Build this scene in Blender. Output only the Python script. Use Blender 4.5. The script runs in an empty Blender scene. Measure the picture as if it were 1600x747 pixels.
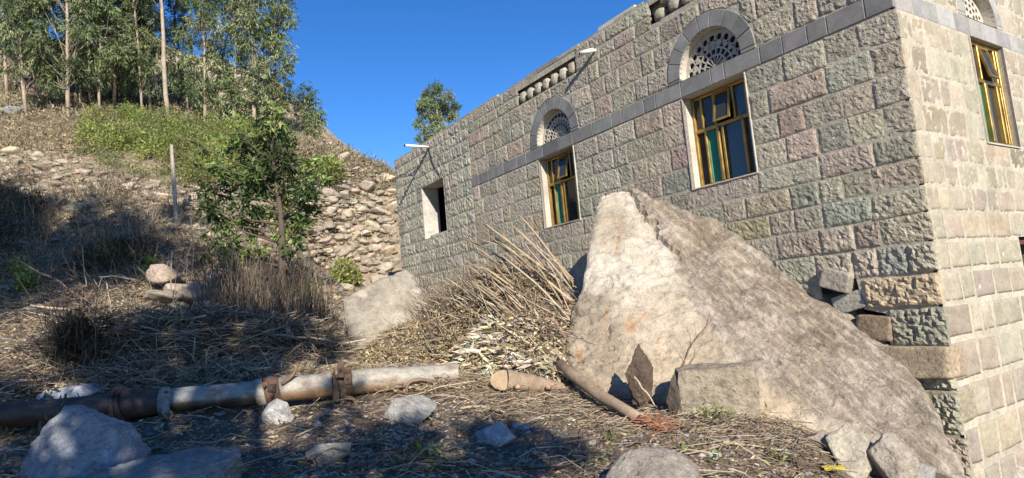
import bpy, math
import numpy as np
from mathutils import Matrix, Vector
from mathutils.geometry import tessellate_polygon, delaunay_2d_cdt

sc = bpy.context.scene
COL = sc.collection
R = np.random.RandomState(7)

# ------------------------------------------------------------------ camera
FPX, PITCH, ROLL = 983.0, 0.109, -0.090
cam_d = bpy.data.cameras.new('camera')
cam_d.sensor_width = 36.0
cam_d.lens = FPX / 1600 * 36.0
cam_d.clip_end = 2000
cam = bpy.data.objects.new('camera', cam_d)
COL.objects.link(cam)
_c, _s = math.cos(ROLL), math.sin(ROLL)
_F = Vector((0, math.cos(PITCH), math.sin(PITCH)))
_U = Vector((0, -math.sin(PITCH), math.cos(PITCH)))
_R = Vector((1, 0, 0))
right = _c * _R + _s * _U
up = -_s * _R + _c * _U
m = Matrix((right, up, -_F)).transposed().to_4x4()
cam.matrix_world = m
sc.camera = cam

# ------------------------------------------------------------------ sky, sun, exposure
SUN = np.array([0.24, -0.86, 0.45])            # towards the sun: low, behind the camera, a little right
SUN = SUN / np.linalg.norm(SUN)
el = math.asin(SUN[2])
az = math.atan2(SUN[0], SUN[1])
world = bpy.data.worlds.new('World')
sc.world = world
world.use_nodes = True
nt = world.node_tree
nt.nodes.clear()
sky = nt.nodes.new('ShaderNodeTexSky')
sky.sky_type = 'NISHITA'
sky.sun_disc = False
sky.sun_elevation = el
sky.sun_rotation = az
sky.altitude = 2600
sky.air_density = 1.0
sky.dust_density = 0.15
sky.ozone_density = 2.4
bg = nt.nodes.new('ShaderNodeBackground')
bg.inputs['Strength'].default_value = 0.122
wo = nt.nodes.new('ShaderNodeOutputWorld')
hs = nt.nodes.new('ShaderNodeHueSaturation'); hs.inputs['Saturation'].default_value = 1.30; hs.inputs['Hue'].default_value = 0.508
nt.links.new(sky.outputs[0], hs.inputs['Color'])
nt.links.new(hs.outputs[0], bg.inputs[0])
nt.links.new(bg.outputs[0], wo.inputs[0])
sd = bpy.data.lights.new('sun', 'SUN')
sd.energy = 4.9
sd.angle = math.radians(0.53)
sd.color = (1.0, 0.92, 0.79)
so = bpy.data.objects.new('sun', sd)
COL.objects.link(so)
so.rotation_euler = Vector(-SUN).to_track_quat('-Z', 'Y').to_euler()
sc.view_settings.view_transform = 'Standard'
sc.view_settings.look = 'None'
sc.view_settings.gamma = 1.0
sc.view_settings.exposure = 0.72

# ------------------------------------------------------------------ maths helpers
def ray(px, py):
    a, b = px - 800, py - 373.5
    u = _c * a + _s * b
    v = -_s * a + _c * b
    X, Z = u / FPX, -v / FPX
    cp, sp = math.cos(PITCH), math.sin(PITCH)
    return np.array([X, cp - Z * sp, sp + Z * cp])

def at(px, py, Y):
    d = ray(px, py)
    return d * (Y / d[1])

def _h(i, j, k, seed):
    n = (i * 374761393 + j * 668265263 + k * 2147483647 + seed * 1274126177).astype(np.int64)
    n = (n ^ (n >> 13)) * 1274126177
    n = n & 0x7fffffff
    n = (n ^ (n >> 16)) & 0xffff
    return n / 65535.0

def noise3(P, scale=1.0, seed=0, octaves=3, gain=0.5):
    P = np.asarray(P, float) * scale
    out = np.zeros(P.shape[0]); amp = 1.0; tot = 0
    for o in range(octaves):
        Q = P * (2.03 ** o) + 17.3 * o
        I = np.floor(Q).astype(np.int64); f = Q - I
        f = f * f * (3 - 2 * f)
        i, j, k = I[:, 0], I[:, 1], I[:, 2]
        v = 0
        for a in (0, 1):
            for b in (0, 1):
                for c in (0, 1):
                    w = (f[:, 0] if a else 1 - f[:, 0]) * (f[:, 1] if b else 1 - f[:, 1]) * (f[:, 2] if c else 1 - f[:, 2])
                    v = v + w * _h(i + a, j + b, k + c, seed + o)
        out += amp * (v * 2 - 1); tot += amp; amp *= gain
    return out / tot

# ------------------------------------------------------------------ mesh helpers
def mesh(name, V, F, mat=None, smooth=False, col=None):
    me = bpy.data.meshes.new(name)
    V = np.asarray(V, np.float32)
    if isinstance(F, np.ndarray):
        k = F.shape[1]; n = F.shape[0]
        me.vertices.add(len(V)); me.vertices.foreach_set('co', V.ravel())
        me.loops.add(n * k); me.loops.foreach_set('vertex_index', F.astype(np.int32).ravel())
        me.polygons.add(n)
        me.polygons.foreach_set('loop_start', np.arange(0, n * k, k, dtype=np.int32))
        me.update(calc_edges=True)
    else:
        me.from_pydata(V.tolist(), [], [list(map(int, f)) for f in F])
        me.update()
    if smooth:
        me.polygons.foreach_set('use_smooth', np.ones(len(me.polygons), bool))
    if col is not None:
        col = np.asarray(col, np.float32)
        if col.ndim == 1: col = np.tile(col, (len(V), 1))
        ca = me.color_attributes.new('tint', 'FLOAT_COLOR', 'POINT')
        c4 = np.ones((len(V), 4), np.float32); c4[:, :col.shape[1]] = col
        ca.data.foreach_set('color', c4.ravel())
    if mat: me.materials.append(mat)
    return me

def link(name, me, parent=None):
    o = bpy.data.objects.new(name, me)
    COL.objects.link(o)
    if parent is not None:
        o.parent = parent
        w = Vector((0, 0, 0)); q = parent
        while q is not None:
            w += q.location; q = q.parent
        o.location = -w if True else o.location
    return o

def tag(o, label=None, cat=None, group=None, kind=None):
    if label: o['label'] = label
    if cat: o['category'] = cat
    if group: o['group'] = group
    if kind: o['kind'] = kind
    return o

def empty(name, loc, label, cat, group=None):
    o = bpy.data.objects.new(name, None)
    COL.objects.link(o)
    o.location = Vector([float(x) for x in loc]); o.empty_display_size = 0.2
    return tag(o, label, cat, group)

def part(name, V, F, mat, parent, smooth=False, col=None, kind=None):
    """vertices in world space; the object hangs under its parent"""
    o = bpy.data.objects.new(name, mesh(name, V, F, mat, smooth, col))
    COL.objects.link(o)
    o.parent = parent
    w = Vector((0, 0, 0)); q = parent
    while q is not None:
        w += q.location; q = q.parent
    o.location = -w
    if kind: o['kind'] = kind
    return o

def solo(name, V, F, mat, loc, label, cat, group=None, smooth=False, col=None, kind=None):
    """a thing that is one mesh: world space vertices, origin moved to its base"""
    loc = np.asarray(loc, float)
    o = bpy.data.objects.new(name, mesh(name, np.asarray(V) - loc, F, mat, smooth, col))
    COL.objects.link(o); o.location = loc.tolist()
    return tag(o, label, cat, group, kind)

class MB:
    def __init__(s): s.V = []; s.F = []; s.C = []; s.n = 0
    def add(s, V, F, col=None):
        V = np.asarray(V, float)
        s.V.append(V)
        if isinstance(F, np.ndarray): F = F.tolist()
        s.F += [[i + s.n for i in f] for f in F]
        if col is not None:
            col = np.asarray(col, float)
            s.C.append(np.tile(col, (len(V), 1)) if col.ndim == 1 else col)
        s.n += len(V)
    def get(s):
        return np.concatenate(s.V), s.F, (np.concatenate(s.C) if s.C else None)

BOXF = [[0, 3, 2, 1], [4, 5, 6, 7], [0, 1, 5, 4], [1, 2, 6, 5], [2, 3, 7, 6], [3, 0, 4, 7]]
def box_between(fn, u0, u1, v0, v1, d0, d1):
    return np.array([fn(u, v, d) for d in (d0, d1) for (u, v) in ((u0, v0), (u1, v0), (u1, v1), (u0, v1))]), BOXF

def tube(path, radii, sides=10, cap=True, rough=0, seed=0):
    path = np.asarray(path, float); n = len(path)
    radii = np.broadcast_to(np.asarray(radii, float), (n,))
    T = np.gradient(path, axis=0); T /= np.linalg.norm(T, axis=1)[:, None] + 1e-9
    ref = np.array([0, 0, 1.0]) if abs(T[0, 2]) < 0.9 else np.array([1.0, 0, 0])
    V = []
    a = np.cross(T[0], ref); a /= np.linalg.norm(a)
    for i in range(n):
        a = a - T[i] * (a @ T[i]); a /= np.linalg.norm(a) + 1e-9
        b = np.cross(T[i], a)
        th = np.arange(sides) * 2 * np.pi / sides
        V.append(path[i] + radii[i] * (np.cos(th)[:, None] * a + np.sin(th)[:, None] * b))
    V = np.concatenate(V)
    if rough:
        c = np.repeat(path, sides, axis=0)
        V = c + (V - c) * (1 + rough * noise3(V, 1 / max(radii.max(), 1e-3) / 1.5, seed, 3))[:, None]
    F = []
    for i in range(n - 1):
        for j in range(sides):
            k = (j + 1) % sides
            F.append([i * sides + j, i * sides + k, (i + 1) * sides + k, (i + 1) * sides + j])
    if cap:
        F.append(list(range(sides))[::-1]); F.append([(n - 1) * sides + j for j in range(sides)])
    return V, F

def prisms(P0, P1, r0, r1=None, col=None):
    """many thin three sided rods at once"""
    P0 = np.asarray(P0, float); P1 = np.asarray(P1, float); n = len(P0)
    r0 = np.broadcast_to(r0, (n,)); r1 = r0 * 0.6 if r1 is None else np.broadcast_to(r1, (n,))
    T = P1 - P0; T /= np.linalg.norm(T, axis=1)[:, None] + 1e-9
    ref = np.where(np.abs(T[:, 2:3]) < .9, np.array([[0, 0, 1.]]), np.array([[1., 0, 0]]))
    a = np.cross(T, ref); a /= np.linalg.norm(a, axis=1)[:, None] + 1e-9
    b = np.cross(T, a)
    V = np.zeros((n, 6, 3))
    for k in range(3):
        th = k * 2 * np.pi / 3 + .4
        off = np.cos(th) * a + np.sin(th) * b
        V[:, k] = P0 + off * r0[:, None]; V[:, 3 + k] = P1 + off * r1[:, None]
    base = (np.arange(n) * 6)[:, None, None]
    F = base + np.array([[0, 1, 4, 3], [1, 2, 5, 4], [2, 0, 3, 5]])[None]
    C = np.repeat(col, 6, axis=0) if col is not None else None
    return V.reshape(-1, 3), F.reshape(-1, 4), C

def bent_rods(P0, P1, bend, r, col=None, seg=3):
    """curved thin rods: seg prisms each"""
    P0 = np.asarray(P0, float); P1 = np.asarray(P1, float)
    A, B, CC, RR, R2 = [], [], [], [], []
    n = len(P0); r = np.broadcast_to(r, (n,))
    for i in range(seg):
        t0, t1 = i / seg, (i + 1) / seg
        f = lambda t: P0 + (P1 - P0) * t + bend * (4 * t * (1 - t))
        A.append(f(t0)); B.append(f(t1)); RR.append(r * (1 - .5 * t0)); R2.append(r * (1 - .5 * t1))
        if col is not None: CC.append(col)
    return prisms(np.concatenate(A), np.concatenate(B), np.concatenate(RR), np.concatenate(R2), np.concatenate(CC) if col is not None else None)

def leaves(P, D, L, W, col, rng, fold=0.25):
    """one leaf = a folded blade of four triangles worth of quads: base, two sides, tip"""
    n = len(P)
    L = np.broadcast_to(L, (n,)); W = np.broadcast_to(W, (n,))
    D = D / (np.linalg.norm(D, axis=1)[:, None] + 1e-9)
    r = rng.normal(size=(n, 3)); S = np.cross(D, r); S /= np.linalg.norm(S, axis=1)[:, None] + 1e-9
    N = np.cross(D, S)
    V = np.zeros((n, 4, 3))
    V[:, 0] = P
    V[:, 1] = P + D * (L * .45)[:, None] + S * (W * .5)[:, None]
    V[:, 2] = P + D * L[:, None] - N * (L * fold)[:, None]
    V[:, 3] = P + D * (L * .45)[:, None] - S * (W * .5)[:, None]
    F = (np.arange(n) * 4)[:, None] + np.arange(4)[None]
    return V.reshape(-1, 3), F, np.repeat(col, 4, axis=0)

def jitcol(base, n, rng, amt=0.15, hue=0.05):
    base = np.asarray(base, float)
    c = np.tile(base, (n, 1)) if base.ndim == 1 else base
    k = 1 + amt * rng.normal(size=(n, 1))
    return np.clip(c * k * (1 + hue * rng.normal(size=(n, 3))), 0.004, 0.95)

def pick(pal, n, rng):
    pal = np.asarray(pal, float)
    return pal[rng.randint(0, len(pal), n)]

# ------------------------------------------------------------------ materials
def new_mat(name, rough=0.9, spec=0.25):
    mt = bpy.data.materials.new(name); mt.use_nodes = True
    nt = mt.node_tree; bs = nt.nodes['Principled BSDF']
    bs.inputs['Roughness'].default_value = rough
    bs.inputs['Specular IOR Level'].default_value = spec
    return mt, nt, bs

def N(nt, kind, **kw):
    n = nt.nodes.new(kind)
    for k, v in kw.items():
        if k in n.inputs: n.inputs[k].default_value = v
        else: setattr(n, k, v)
    return n

def ramp(nt, fac, stops):
    r = nt.nodes.new('ShaderNodeValToRGB')
    while len(r.color_ramp.elements) < len(stops): r.color_ramp.elements.new(0.5)
    for e, (p, c) in zip(r.color_ramp.elements, stops):
        e.position = p; e.color = (c, c, c, 1) if np.isscalar(c) else (*c, 1)
    nt.links.new(fac, r.inputs[0]); return r

def mixc(nt, fac, a, b, mode='MIX'):
    n = nt.nodes.new('ShaderNodeMix'); n.data_type = 'RGBA'; n.blend_type = mode
    for sock, val in ((n.inputs[0], fac), (n.inputs[6], a), (n.inputs[7], b)):
        if hasattr(val, 'is_output'): nt.links.new(val, sock)
        elif np.isscalar(val): sock.default_value = val
        else: sock.default_value = (*val, 1)
    return n.outputs[2]

def bump(nt, bs, hs, strengths, dist):
    prev = None
    for h, s in zip(hs, strengths):
        b = N(nt, 'ShaderNodeBump', Strength=s, Distance=dist)
        nt.links.new(h, b.inputs['Height'])
        if prev: nt.links.new(prev, b.inputs['Normal'])
        prev = b.outputs[0]
    nt.links.new(prev, bs.inputs['Normal'])

def coord(nt): return nt.nodes.new('ShaderNodeTexCoord').outputs['Object']

def rocky(name, base=None, scale=18, b=0.7, dist=0.02, vary=(0.62, 1.3), rough=0.95, pits=True, speck=None):
    """stone: colour from the tint attribute (or base) times grain; pitted relief"""
    mt, nt, bs = new_mat(name, rough, 0.2)
    co = coord(nt)
    n1 = N(nt, 'ShaderNodeTexNoise', Scale=scale, Detail=8.0, Roughness=0.65)
    n2 = N(nt, 'ShaderNodeTexNoise', Scale=scale * 0.22, Detail=4.0, Roughness=0.6)
    n3 = N(nt, 'ShaderNodeTexNoise', Scale=scale * 5, Detail=4.0, Roughness=0.7)
    vo = N(nt, 'ShaderNodeTexVoronoi', Scale=scale * 1.3)
    for n in (n1, n2, n3, vo): nt.links.new(co, n.inputs['Vector'])
    if base is None:
        a = nt.nodes.new('ShaderNodeAttribute'); a.attribute_name = 'tint'; basec = a.outputs['Color']
    else: basec = base
    r1 = ramp(nt, n1.outputs[0], [(0.28, vary[0]), (0.5, 1.0), (0.75, vary[1])])
    r2 = ramp(nt, n2.outputs[0], [(0.3, 0.82), (0.7, 1.15)])
    r3 = ramp(nt, n3.outputs[0], [(0.3, 0.75), (0.7, 1.22)])
    c = mixc(nt, 1.0, basec, r1.outputs[0], 'MULTIPLY')
    c = mixc(nt, 1.0, c, r2.outputs[0], 'MULTIPLY')
    c = mixc(nt, 1.0, c, r3.outputs[0], 'MULTIPLY')
    if speck is not None:
        rs = ramp(nt, n1.outputs[0], [(0.56, 0.0), (0.64, 0.75)])
        c = mixc(nt, rs.outputs[0], c, speck)
    nt.links.new(c, bs.inputs['Base Color'])
    rv = ramp(nt, vo.outputs['Distance'], [(0.0, 0.0), (0.35, 1.0)])
    bump(nt, bs, [n1.outputs[0], rv.outputs[0], n3.outputs[0]], [b, b * 0.45 if pits else 0.0, b * 0.5], dist)
    return mt

def tinted(name, rough=0.8, spec=0.2, trans=0.0, vary=0.25, scale=30):
    mt, nt, bs = new_mat(name, rough, spec)
    a = nt.nodes.new('ShaderNodeAttribute'); a.attribute_name = 'tint'
    n1 = N(nt, 'ShaderNodeTexNoise', Scale=scale, Detail=3.0)
    nt.links.new(coord(nt), n1.inputs['Vector'])
    r1 = ramp(nt, n1.outputs[0], [(0.3, 1 - vary), (0.7, 1 + vary)])
    c = mixc(nt, 1.0, a.outputs['Color'], r1.outputs[0], 'MULTIPLY')
    nt.links.new(c, bs.inputs['Base Color'])
    if trans:
        tr = nt.nodes.new('ShaderNodeBsdfTranslucent'); nt.links.new(c, tr.inputs['Color'])
        ms = nt.nodes.new('ShaderNodeMixShader'); ms.inputs[0].default_value = trans
        out = nt.nodes['Material Output']
        nt.links.new(bs.outputs[0], ms.inputs[1]); nt.links.new(tr.outputs[0], ms.inputs[2])
        nt.links.new(ms.outputs[0], out.inputs['Surface'])
    return mt

M_stone = rocky('rock_faced_ashlar', scale=27, b=1.0, dist=0.016, vary=(.55, 1.35))
M_stone_smooth = rocky('dressed_ashlar', scale=22, b=0.4, dist=0.01, vary=(0.8, 1.15))
M_belt = rocky('blue_grey_dressed_stone', scale=26, b=0.25, dist=0.006, vary=(0.85, 1.12), pits=False)
M_mortar = rocky('cement_mortar', base=(0.41, 0.365, 0.29), scale=14, b=0.6, dist=0.015, vary=(0.75, 1.15))
M_cement = rocky('rough_cement', scale=12, b=0.5, dist=0.015, vary=(0.75, 1.2))
M_plaster = rocky('white_plaster', base=(0.47, 0.43, 0.37), scale=9, b=0.25, dist=0.006, vary=(0.88, 1.06), pits=False)
M_rock = rocky('field_rock', scale=7, b=0.8, dist=0.03)
M_boulder = rocky('boulder_rock', scale=13, b=1.0, dist=0.03, vary=(0.6, 1.45))
M_leaf = tinted('leaf', rough=0.55, spec=0.35, trans=0.3, vary=0.1)
M_dry = tinted('dry_stalk', rough=0.8, spec=0.15, trans=0.12, vary=0.2, scale=60)
M_bark = rocky('bark', scale=14, b=0.5, dist=0.01, vary=(0.65, 1.25), pits=False)

# ------------------------------------------------------------------ the lie of the land
DC, AZC, AA = 7.0, 0.585, 2.151
C0 = np.array([DC * math.sin(AZC), DC * math.cos(AZC), 0.0])         # house corner
EU = np.array([math.cos(AA), math.sin(AA), 0.0])                     # along the long wall, away
NA = np.array([-EU[1], EU[0], 0.0])
EB = -NA                                                             # along the short wall
NB = -EU
def A(u, v, d=0.0): return C0 + EU * u + NA * d + np.array([0, 0, v])
def B(u, v, d=0.0): return C0 + EB * u + NB * d + np.array([0, 0, v])
ZV = np.array([0, 0, 1.0])

CTRL = [  # px, py, depth
 (0, 760, 4.2), (130, 750, 4.2), (400, 750, 4.0), (600, 750, 4.0), (800, 750, 4.1), (1000, 750, 4.3), (1200, 750, 4.7), (1330, 750, 4.9), (1490, 752, 5.6), (1600, 752, 6.3),
 (0, 700, 5.3), (200, 680, 5.4), (400, 655, 5.7), (620, 640, 5.8), (700, 620, 6.1), (850, 640, 5.9), (1000, 660, 5.5), (1100, 650, 5.5), (1250, 680, 5.2),
 (0, 600, 7.0), (150, 595, 7.0), (300, 590, 7.2), (450, 585, 7.3), (560, 575, 7.6), (700, 570, 7.5), (860, 575, 6.9), (900, 600, 6.5),
 (0, 530, 9.0), (120, 520, 9.2), (300, 505, 9.6), (450, 520, 9.5), (540, 510, 10.5), (640, 500, 11.0),
 (0, 450, 12.0), (150, 440, 12.2), (300, 430, 12.5), (450, 430, 14.0), (550, 440, 16.5),
 (0, 370, 14.0), (150, 360, 14.5), (300, 370, 14.5), (430, 400, 16.0),
 (0, 250, 17.0), (150, 262, 17.5), (300, 285, 18.0), (420, 292, 20.0), (510, 300, 21.5), (610, 305, 22.5),
 (0, 180, 24.0), (150, 185, 25.0), (265, 192, 26.0), (380, 205, 27.0), (470, 215, 30.0), (540, 262, 32.0), (612, 290, 32.0),
 (0, 75, 45.0), (150, 80, 46.0), (280, 85, 47.0), (380, 112, 45.0), (440, 150, 45.0), (480, 180, 44.0), (520, 222, 43.0), (560, 252, 43.0), (612, 284, 43.0),
 (520, 420, 20.8), (600, 425, 21.2),
]
pts = [at(*c) for c in CTRL]
pts += [A(11.8, 0.1), A(9, 0.0), A(7, -0.25), A(5, -0.6), A(3, -1.3), A(1.2, -2.0), A(0, -2.15), B(1.2, -2.15), B(4, -2.2)]
pts += [np.array(q, float) for q in [(0, 0, -1.15), (-4, 0, -1.0), (4, 0, -1.5), (0, -6, -1.3), (-12, -4, -0.6), (8, 0, -2.1), (12, 4, -2.3), (20, 10, -2.3),
   (0, -25, -2.0), (-30, -15, 2.0), (-16, 6, 1.0), (30, -20, -4), (25, 30, -1.5), (40, 10, -4), (8, 20, 0.3), (2, 20, 0.8), (5, 35, 0.0), (-40, 20, 8), (-60, 50, 16),
   (-35, 75, 14), (0, 75, 2), (30, 70, -6), (60, 60, -8), (60, -40, -8), (-60, -40, 0), (-10, 100, 4), (60, 110, -12), (-60, 110, 18)]]
pts = np.array(pts)
def _phi(r): return np.sqrt(r * r + 0.25)
_n = len(pts)
_d = np.linalg.norm(pts[:, None, :2] - pts[None, :, :2], axis=2)
_K = np.zeros((_n + 3, _n + 3)); _K[:_n, :_n] = _phi(_d) - 0.02 * np.eye(_n)
_K[:_n, _n] = 1; _K[:_n, _n + 1:_n + 3] = pts[:, :2]; _K[_n:, :_n] = _K[:_n, _n:].T
_W = np.linalg.solve(_K, np.concatenate([pts[:, 2], [0, 0, 0]]))
def H0(x, y):
    x = np.atleast_1d(np.asarray(x, float)); y = np.atleast_1d(np.asarray(y, float))
    out = np.zeros(len(x))
    for s in range(0, len(x), 20000):
        xs, ys = x[s:s + 20000], y[s:s + 20000]
        r = np.sqrt((xs[:, None] - pts[None, :, 0]) ** 2 + (ys[:, None] - pts[None, :, 1]) ** 2)
        out[s:s + 20000] = _phi(r) @ _W[:_n] + _W[_n] + xs * _W[_n + 1] + ys * _W[_n + 2]
    return out
def H(x, y, fine=True):
    x = np.atleast_1d(np.asarray(x, float)); y = np.atleast_1d(np.asarray(y, float))
    z = H0(x, y)
    P = np.stack([x, y, np.zeros_like(x)], 1)
    far = np.clip((y - 14) / 20, 0, 1)
    z = z + noise3(P, 0.9, 3, 3) * (0.05 + 0.30 * far) + noise3(P, 2.2, 8, 3) * .16 * np.clip((y - 8.5) / 4, 0, 1) + noise3(P, 4.5, 9, 3) * (0.035 + 0.07 * np.clip((y - 8.5) / 5, 0, 1))
    if fine: z = z + noise3(P, 22, 21, 2) * 0.010
    return z
def hit(px, py, y0=2.0, y1=70.0):
    """where the line of sight through a pixel meets the ground"""
    d = ray(px, py); Y = np.concatenate([np.arange(y0, 14, 0.03), np.arange(14, y1, 0.15)])
    P = d[None] * (Y / d[1])[:, None]
    below = P[:, 2] < H(P[:, 0], P[:, 1], False)
    i = np.argmax(below) if below.any() else len(Y) - 1
    q = P[i].copy(); q[2] = H(q[0], q[1])[0]
    return q

def warp(lo, hi, c, n, k):
    """grid lines, dense round c"""
    t = np.linspace(-1, 1, n); a = np.arcsinh((lo - c) * k); b = np.arcsinh((hi - c) * k)
    s = np.linspace(a, b, n)
    return c + np.sinh(s) / k
gx = warp(-160, 160, -0.2, 520, 0.30)
gy = warp(-60, 170, 5.5, 560, 0.36)
X, Y = np.meshgrid(gx, gy)
Z = H(X.ravel(), Y.ravel())
V = np.stack([X.ravel(), Y.ravel(), Z], 1)
nx, ny = len(gx), len(gy)
I = (np.arange(ny - 1)[:, None] * nx + np.arange(nx - 1)[None]).ravel()
F = np.stack([I, I + 1, I + nx + 1, I + nx], 1)
Zg = Z.reshape(ny, nx)
H_exact = H
def H(x, y, fine=True):
    """height of the ground sheet itself, read off its grid"""
    x = np.atleast_1d(np.asarray(x, float)); y = np.atleast_1d(np.asarray(y, float))
    i = np.clip(np.searchsorted(gx, x) - 1, 0, nx - 2); j = np.clip(np.searchsorted(gy, y) - 1, 0, ny - 2)
    a = (x - gx[i]) / (gx[i + 1] - gx[i]); b = (y - gy[j]) / (gy[j + 1] - gy[j])
    return Zg[j, i] * (1 - a) * (1 - b) + Zg[j, i + 1] * a * (1 - b) + Zg[j + 1, i] * (1 - a) * b + Zg[j + 1, i + 1] * a * b
# ground cover colour: bare soil near, dry herbs up the slope, bare rock high up
P0 = V * np.array([1, 1, 0])
g1 = noise3(P0, 0.5, 31, 4); g2 = noise3(P0, 2.3, 33, 3)
soil = np.array([0.145, 0.108, 0.075]); straw = np.array([0.24, 0.185, 0.11]); herb = np.array([0.27, 0.215, 0.15]); rockc = np.array([0.36, 0.28, 0.20])
t = np.clip((V[:, 1] - 6.3) / 2.5 + 0.8 * g2, 0, 1)[:, None]
colr = soil * (1 - t) + straw * t
t = np.clip((V[:, 1] - 13) / 4 + 0.5 * g1, 0, 1)[:, None]; colr = colr * (1 - t) + herb * t
t = np.clip((V[:, 1] - 36) / 8 + 1.4 * g1, 0, 1)[:, None]; colr = colr * (1 - t) + rockc * t
M_ground = rocky('earth', scale=10, b=0.9, dist=0.03, vary=(0.6, 1.35))
go = bpy.data.objects.new('ground', mesh('ground', V, F, M_ground, True, colr)); COL.objects.link(go)
tag(go, kind='structure')

# ------------------------------------------------------------------ the stone house
house = empty('stone_house', A(0, -2.2), 'long house of rough grey green stone blocks with arched windows', 'house')
TOP = 4.07; BASE = -2.9; LEN = 12.32; WB = 7.0
W1 = (1.70, 2.66); W2 = (4.99, 5.96); WV = (1.32, 2.53); NI = (9.62, 10.78, 1.80, 3.04)
WBR = (1.62, 2.50)
VB0, VB1 = 2.54, 2.76
ARC_R, ARC_RO, ARC_V = 0.475, 0.69, 2.80
VENTS = [(4.72, 6.42, 3.66, 3.93), (1.75, 3.05, 3.72, 4.00)]
TH = 0.42
def arch_loop(uc, r, v0, vc, n=20):
    pts = [(uc + r, v0)] + [(uc + r * math.cos(a), vc + r * math.sin(a)) for a in np.linspace(0, math.pi, n)] + [(uc - r, v0)]
    return pts
def rect_loop(u0, u1, v0, v1): return [(u0, v0), (u1, v0), (u1, v1), (u0, v1)]

def holed_panel(fn, outer, holes, d, mat, name, parent, col=None):
    polys = [[Vector((u, v, 0)) for u, v in outer]] + [[Vector((u, v, 0)) for u, v in h] for h in holes]
    tris = tessellate_polygon(polys)
    flat = [p for pl in polys for p in pl]
    return part(name, np.array([fn(p.x, p.y, d) for p in flat]), [list(t) for t in tris], mat, parent, col=col)

def loop_strip(fn, loop, d0, d1, closed=True):
    n = len(loop)
    V = np.array([fn(u, v, d0) for u, v in loop] + [fn(u, v, d1) for u, v in loop])
    F = [[i, (i + 1) % n, n + (i + 1) % n, n + i] for i in range(n if closed else n - 1)]
    return V, F

wallA = part('long_wall', *loop_strip(A, rect_loop(0.02, LEN, BASE, TOP), -0.03, -TH), M_mortar, house)
uc1, uc2, ucB = sum(W1) / 2, sum(W2) / 2, sum(WBR) / 2
holesA = [rect_loop(*W1, *WV), rect_loop(*W2, *WV), rect_loop(*NI), arch_loop(uc1, ARC_R, VB1, ARC_V), arch_loop(uc2, ARC_R, VB1, ARC_V)] + [rect_loop(*v) for v in VENTS] + [[(0.50, -1.9), (1.0, -1.9), (1.12, -.38), (1.14, .0), (.74, -.01), (.70, -.33), (.50, -.38)]]
holed_panel(A, rect_loop(0.02, LEN, BASE, TOP), holesA, 0.003, M_mortar, 'wall_mortar', wallA)
wallB = part('short_wall', *loop_strip(B, rect_loop(0.02, WB, BASE, TOP), -0.03, -TH), M_mortar, house)
holesB = [rect_loop(*WBR, *WV), arch_loop(ucB, 0.42, VB1, ARC_V), rect_loop(2.02, 2.9, -0.65, 0.28)]
holed_panel(B, rect_loop(0.02, WB, BASE, TOP), holesB, 0.004, M_mortar, 'wall_mortar', wallB)
# plain back walls, roof slab and floor that close the rooms
mb = MB()
def wbox(u0, u1, w0, w1, v0, v1):
    fn = lambda u, v, d: A(u, v, -d)
    V, F = box_between(fn, u0, u1, v0, v1, w0, w1); mb.add(V, F)
wbox(-0.0 + 0.42, LEN - .42, WB - 0.4, WB, BASE, TOP - .02)
wbox(LEN - 0.4, LEN - .002, 0.43, WB - .41, BASE, TOP - .02)
V, F, _ = mb.get(); part('back_wall', V, F, M_mortar, house)
mb = MB(); wbox(0.1, LEN - .05, 0.1, WB - .05, TOP - 0.16, TOP - 0.01); V, F, _ = mb.get()
part('roof_slab', V, F, M_cement, house, col=(0.36, 0.33, 0.28))
mb = MB(); wbox(0.43, LEN - .43, 0.43, WB - .43, 0.35, 0.5); V, F, _ = mb.get()
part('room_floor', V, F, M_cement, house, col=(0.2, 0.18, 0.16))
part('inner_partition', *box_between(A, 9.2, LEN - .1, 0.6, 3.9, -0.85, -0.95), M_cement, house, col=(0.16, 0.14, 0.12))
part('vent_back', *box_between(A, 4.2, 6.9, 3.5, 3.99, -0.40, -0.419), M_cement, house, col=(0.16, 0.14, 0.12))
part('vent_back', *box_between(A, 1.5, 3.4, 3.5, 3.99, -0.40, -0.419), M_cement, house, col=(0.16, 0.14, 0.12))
# coping mortar on the wall top, a little irregular
def strip_top():
    mb = MB(); u = -0.03
    rr = np.random.RandomState(3)
    while u < LEN:
        w = rr.uniform(.25, .7); u1 = min(u + w, LEN + .01)
        h = rr.uniform(0.015, 0.055)
        mb.add(*box_between(A, u, u1 - .002, TOP - .03, TOP + h, 0.0 + rr.uniform(-.02, .012), -TH), col=jitcol((0.33, 0.30, 0.24), 1, rr, .1)[0])
        u = u1
    mb.add(*box_between(A, 3.35, 4.15, TOP + .03, TOP + .10, -0.03, -TH), col=(0.5, 0.46, 0.38))
    return mb.get()
V, F, Cc = strip_top(); part('coping', V, F, M_cement, wallA, col=Cc)

def push_out(u, v, circles):
    for (uc, vc, r) in circles:
        du, dv = u - uc, v - vc
        low = v < vc
        rr = np.where(low, np.abs(du), np.hypot(du, dv))
        k = (rr < r) & (v > VB0)
        s = np.where(k, r / np.maximum(rr, 1e-4), 1)
        u = np.where(k, uc + du * s, u)
        v = np.where(k & ~low, vc + dv * s, v)
    return u, v

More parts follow.
